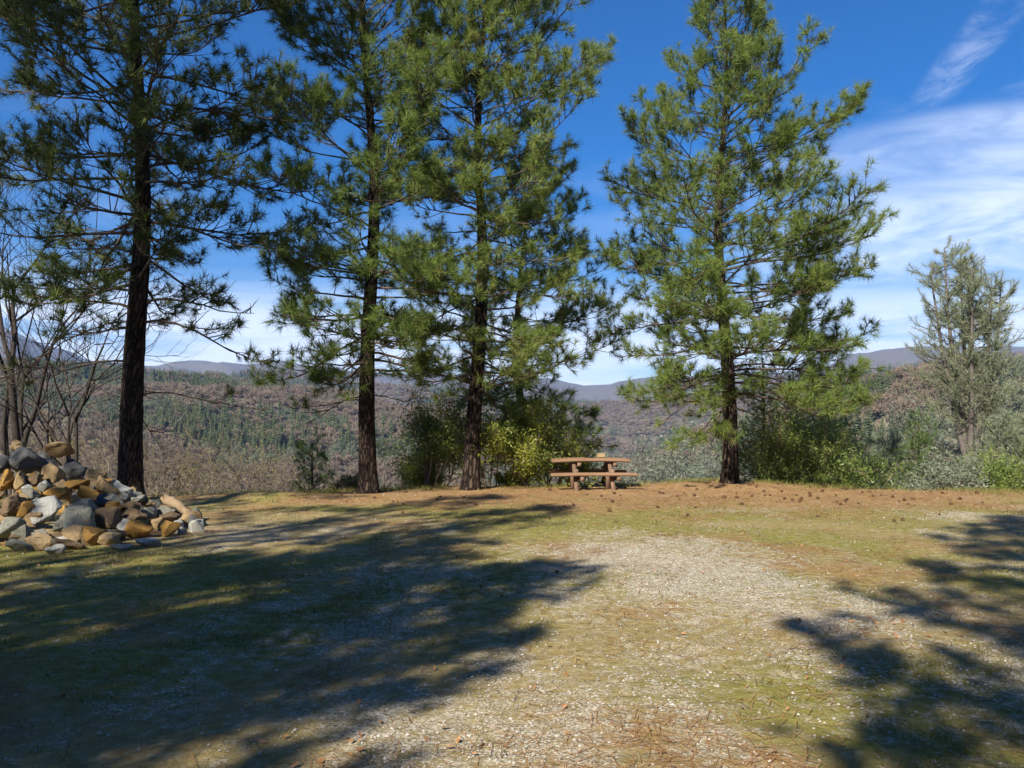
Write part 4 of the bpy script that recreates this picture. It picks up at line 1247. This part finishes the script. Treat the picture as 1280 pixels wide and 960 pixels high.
cms = [cone_mesh(s) for s in range(4)]
R3 = np.random.default_rng(17)
cones = []
for k in range(85):                                     # thick under the lone pine and along the edge
    x_ = R3.normal(7.0, 2.6); y_ = R3.uniform(16.6, 21.6) if R3.random() < .85 else R3.uniform(13, 17)
    if y_ < np.interp(x_, LIPX, LIPY) - .1 and x_ > 1.8: cones.append((x_, y_))
for k in range(26):
    x_ = R3.uniform(-5, 4); y_ = R3.uniform(14, 20.4)
    if y_ < np.interp(x_, LIPX, LIPY) - .4: cones.append((x_, y_))
for k in range(6):
    cones.append((R3.uniform(-4, 8), R3.uniform(6, 13)))
for (x_, y_) in cones:
    o = link('pine_cone', cms[int(R3.integers(0, 4))])
    tag(o, 'brown pine cone lying on the needle-strewn ground', 'pine cone', 'pine cones scattered over the clearing')
    s = R3.uniform(.42, .85) * (1 if y_ > 13 else .7); o.scale = (s, s, s)
    o.location = (x_, y_, gz(x_, y_) + .03 * s); o.rotation_euler = (R3.uniform(0, 6.28), R3.normal(0, .25), R3.uniform(0, 6.28))


# ------------------------------------------------------------------ loose cover of the clearing: gravel, needles, leaves, grass
M['chip'] = leaf_mat('gravel_chips', [(0, (.16, .135, .095)), (.5, (.32, .285, .225)), (1, (.54, .50, .43))], 0.0, .85, .2)
M['fallen'] = leaf_mat('fallen_needles', [(0, (.16, .075, .03)), (.5, (.30, .155, .06)), (1, (.43, .25, .11))], .1, .8, .15)
M['dead_leaf'] = leaf_mat('dead_leaves', [(0, (.15, .07, .03)), (.5, (.28, .14, .06)), (1, (.38, .21, .10))], .1, .75, .2)
M['grass'] = leaf_mat('short_grass', [(0, (.08, .092, .020)), (.5, (.155, .158, .038)), (1, (.28, .24, .085))], .25, .7, .15)


def spread(n, R, ymin=2.6, ymax=22.4, p=1.5):
    """points over the clearing in view and a little to the sides, thinning out with distance"""
    u = R.random(n); e = 2 - p - 0
    y_ = (ymin ** e + u * (ymax ** e - ymin ** e)) ** (1 / e) if abs(e) > 1e-6 else ymin * (ymax / ymin) ** u
    x_ = R.uniform(-1, 1, n) * (y_ * .68 + 1.0)
    keep = y_ < np.interp(x_, LIPX, LIPY) + .5
    return x_[keep], y_[keep]


R4 = np.random.default_rng(44)
x, y = spread(170000, R4, p=1.75); gg, dd, mm = cover(x, y)
keep = R4.random(len(x)) < (.05 + 1.0 * gg ** 1.1) * (.30 + .9 * sstep(fbm(x * 1.8, y * 1.8, 3, 61), .35, .62)); x, y = x[keep], y[keep]
n = len(x); z = ground_z(x, y)
s = (.0035 + .0085 * R4.random(n) ** 2.2) * (1 + .05 * y)
oc = np.array([[1, 0, 0], [0, 1, 0], [-1, 0, 0], [0, -1, 0], [0, 0, .8], [0, 0, -.6]], float)
v = oc[None] * (s[:, None, None] * R4.uniform(.55, 1.3, (n, 6, 1)))
th = R4.uniform(0, 6.28, n); c_, s_ = np.cos(th)[:, None], np.sin(th)[:, None]
v = np.stack([v[..., 0] * c_ - v[..., 1] * s_, v[..., 0] * s_ + v[..., 1] * c_, v[..., 2]], -1) + np.stack([x, y, z + s * .25], -1)[:, None]
gq = Geo(); gq.add(v.reshape(-1, 3), None, (np.arange(n)[:, None, None] * 6 + np.array([[0, 1, 4], [1, 2, 4], [2, 3, 4], [3, 0, 4]])[None]).reshape(-1, 3))
o = link('gravel', gq.mesh('gravel', M['chip'])); tag(o, 'pale gravel chips strewn over the clearing', 'gravel', kind='stuff')

x, y = spread(90000, R4, p=1.45); gg, dd, mm = cover(x, y)
keep = R4.random(len(x)) < (.12 + .8 * dd) * (.3 + .9 * sstep(fbm(x * 1.3 + 5, y * 1.3, 3, 67), .35, .65)); x, y = x[keep], y[keep]
n = len(x); z = ground_z(x, y)
th = R4.uniform(0, 6.28, n) + .6; L = R4.uniform(.05, .11, n)[:, None]; wd = (.0009 + .00022 * y)[:, None]
d = np.stack([np.cos(th), np.sin(th), R4.uniform(-.03, .10, n)], -1); sd = np.stack([-np.sin(th), np.cos(th), np.zeros(n)], -1)
p0 = np.stack([x, y, z + R4.uniform(.003, .022, n)], -1)
v = np.stack([p0 - d * L - sd * wd, p0 - d * L + sd * wd, p0 + d * L + sd * wd, p0 + d * L - sd * wd], 1)
gq = Geo(); gq.add(v.reshape(-1, 3), np.arange(n)[:, None] * 4 + np.array([[0, 3, 2, 1]]))
o = link('fallen_needles', gq.mesh('fallen_needles', M['fallen'])); tag(o, 'orange-brown fallen pine needles strewn over the clearing', 'needles', kind='stuff')

x, y = spread(7000, R4, p=1.7); gg, dd, mm = cover(x, y)
keep = R4.random(len(x)) < .10 + .5 * sstep(fbm(x * .9 + 3, y * .9, 3, 71), .5, .7); x, y = x[keep], y[keep]
n = len(x); z = ground_z(x, y); P_ = np.stack([x, y, z + .012], -1)
gq = Geo()
nrm = unit(R4.normal(size=(n, 3)) * .5 + np.array([0, 0, 1.])); u = unit(np.cross(nrm, R4.normal(size=(n, 3)))); w = np.cross(nrm, u); sz = R4.uniform(.012, .030, n)[:, None]
v = np.stack([P_ - u * sz, P_ + w * sz * .5 + nrm * .006, P_ + u * sz + nrm * sz * .4, P_ - w * sz * .5 + nrm * .006], 1)
gq.add(v.reshape(-1, 3), None, (np.arange(n)[:, None, None] * 4 + np.array([[0, 2, 1], [0, 3, 2]])[None]).reshape(-1, 3))
o = link('dead_leaves', gq.mesh('dead_leaves', M['dead_leaf'])); tag(o, 'brown dead leaves scattered over the clearing', 'leaves', kind='stuff')

x, y = spread(260000, R4, p=1.7); gg, dd, mm = cover(x, y)
keep = R4.random(len(x)) < np.clip((.10 + .85 * mm) * (1 - .8 * gg) * (1 - .6 * dd), 0, 1) * (.2 + sstep(fbm(x * 1.7 + 5, y * 1.7 + 3, 3, 73), .35, .62)); x, y = x[keep], y[keep]
n = len(x); z = ground_z(x, y); th = R4.uniform(0, 6.28, n)
h = R4.uniform(.010, .034, n) * (.5 + 1.6 * sstep(fbm(x * 4.5, y * 4.5, 2, 83), .45, .75)) * (1 + .9 * (R4.random(n) < .04)); wd = (.0018 + .00035 * y)
ln = R4.normal(0, .6, (n, 2)) * h[:, None]
b = np.stack([x, y, z - .004], -1); sd = np.stack([np.cos(th) * wd, np.sin(th) * wd, np.zeros(n)], -1)
v = np.stack([b - sd, b + sd, b + np.stack([ln[:, 0], ln[:, 1], h], -1)], 1)
gq = Geo(); gq.add(v.reshape(-1, 3), None, np.arange(n)[:, None] * 3 + np.array([[0, 1, 2]]))
o = link('grass', gq.mesh('grass', M['grass'])); tag(o, 'short olive grass and moss growing in the clearing', 'grass', kind='stuff')

# taller dry grass fringe along the edge
n = 26000
x = R4.uniform(-14, 15, n); y = np.interp(x, LIPX, LIPY) + R4.normal(-.1, .45, n)
keep = R4.random(n) < .15 + .9 * sstep(fbm(x * .9, y * .9 + 40, 3, 79), .42, .66); x, y = x[keep], y[keep]; n = len(x)
z = ground_z(x, y); th = R4.uniform(0, 6.28, n); h = R4.uniform(.04, .15, n); ln = R4.normal(0, .35, (n, 2)) * h[:, None]
b = np.stack([x, y, z - .01], -1); sd = np.stack([np.cos(th), np.sin(th), np.zeros(n)], -1) * .006
v = np.stack([b - sd, b + sd, b + np.stack([ln[:, 0], ln[:, 1], h], -1)], 1)
gq = Geo(); gq.add(v.reshape(-1, 3), None, np.arange(n)[:, None] * 3 + np.array([[0, 1, 2]]))
o = link('edge_grass', gq.mesh('edge_grass', M['grass'])); tag(o, 'fringe of taller dry grass along the edge of the clearing', 'grass', kind='stuff')


# ------------------------------------------------------------------ haze over the valley
zt = float(RZ.max()) + 60; zb = float(RZ.min()) - 2
hg = Geo(); hg.box((0, 0, (zt + zb) / 2), (15400, 15400, zt - zb))
hm, nt, out = nmat('haze')
pv = N(nt, 'ShaderNodeVolumePrincipled')
pv.inputs['Color'].default_value = (.30, .53, 1.0, 1)
pv.inputs['Density'].default_value = 1.0e-4
pv.inputs['Anisotropy'].default_value = 0.0
nt.links.new(pv.outputs[0], out.inputs['Volume'])
o = link('haze', hg.mesh('haze', hm)); tag(o, kind='stuff')
tris = sum(len(m_.polygons) for m_ in bpy.data.meshes)
print('tris', sum(len(m_.loops) - 2 * len(m_.polygons) for m_ in bpy.data.meshes), 'faces', tris, 'objects', len(bpy.data.objects), 'cones', len(cones))
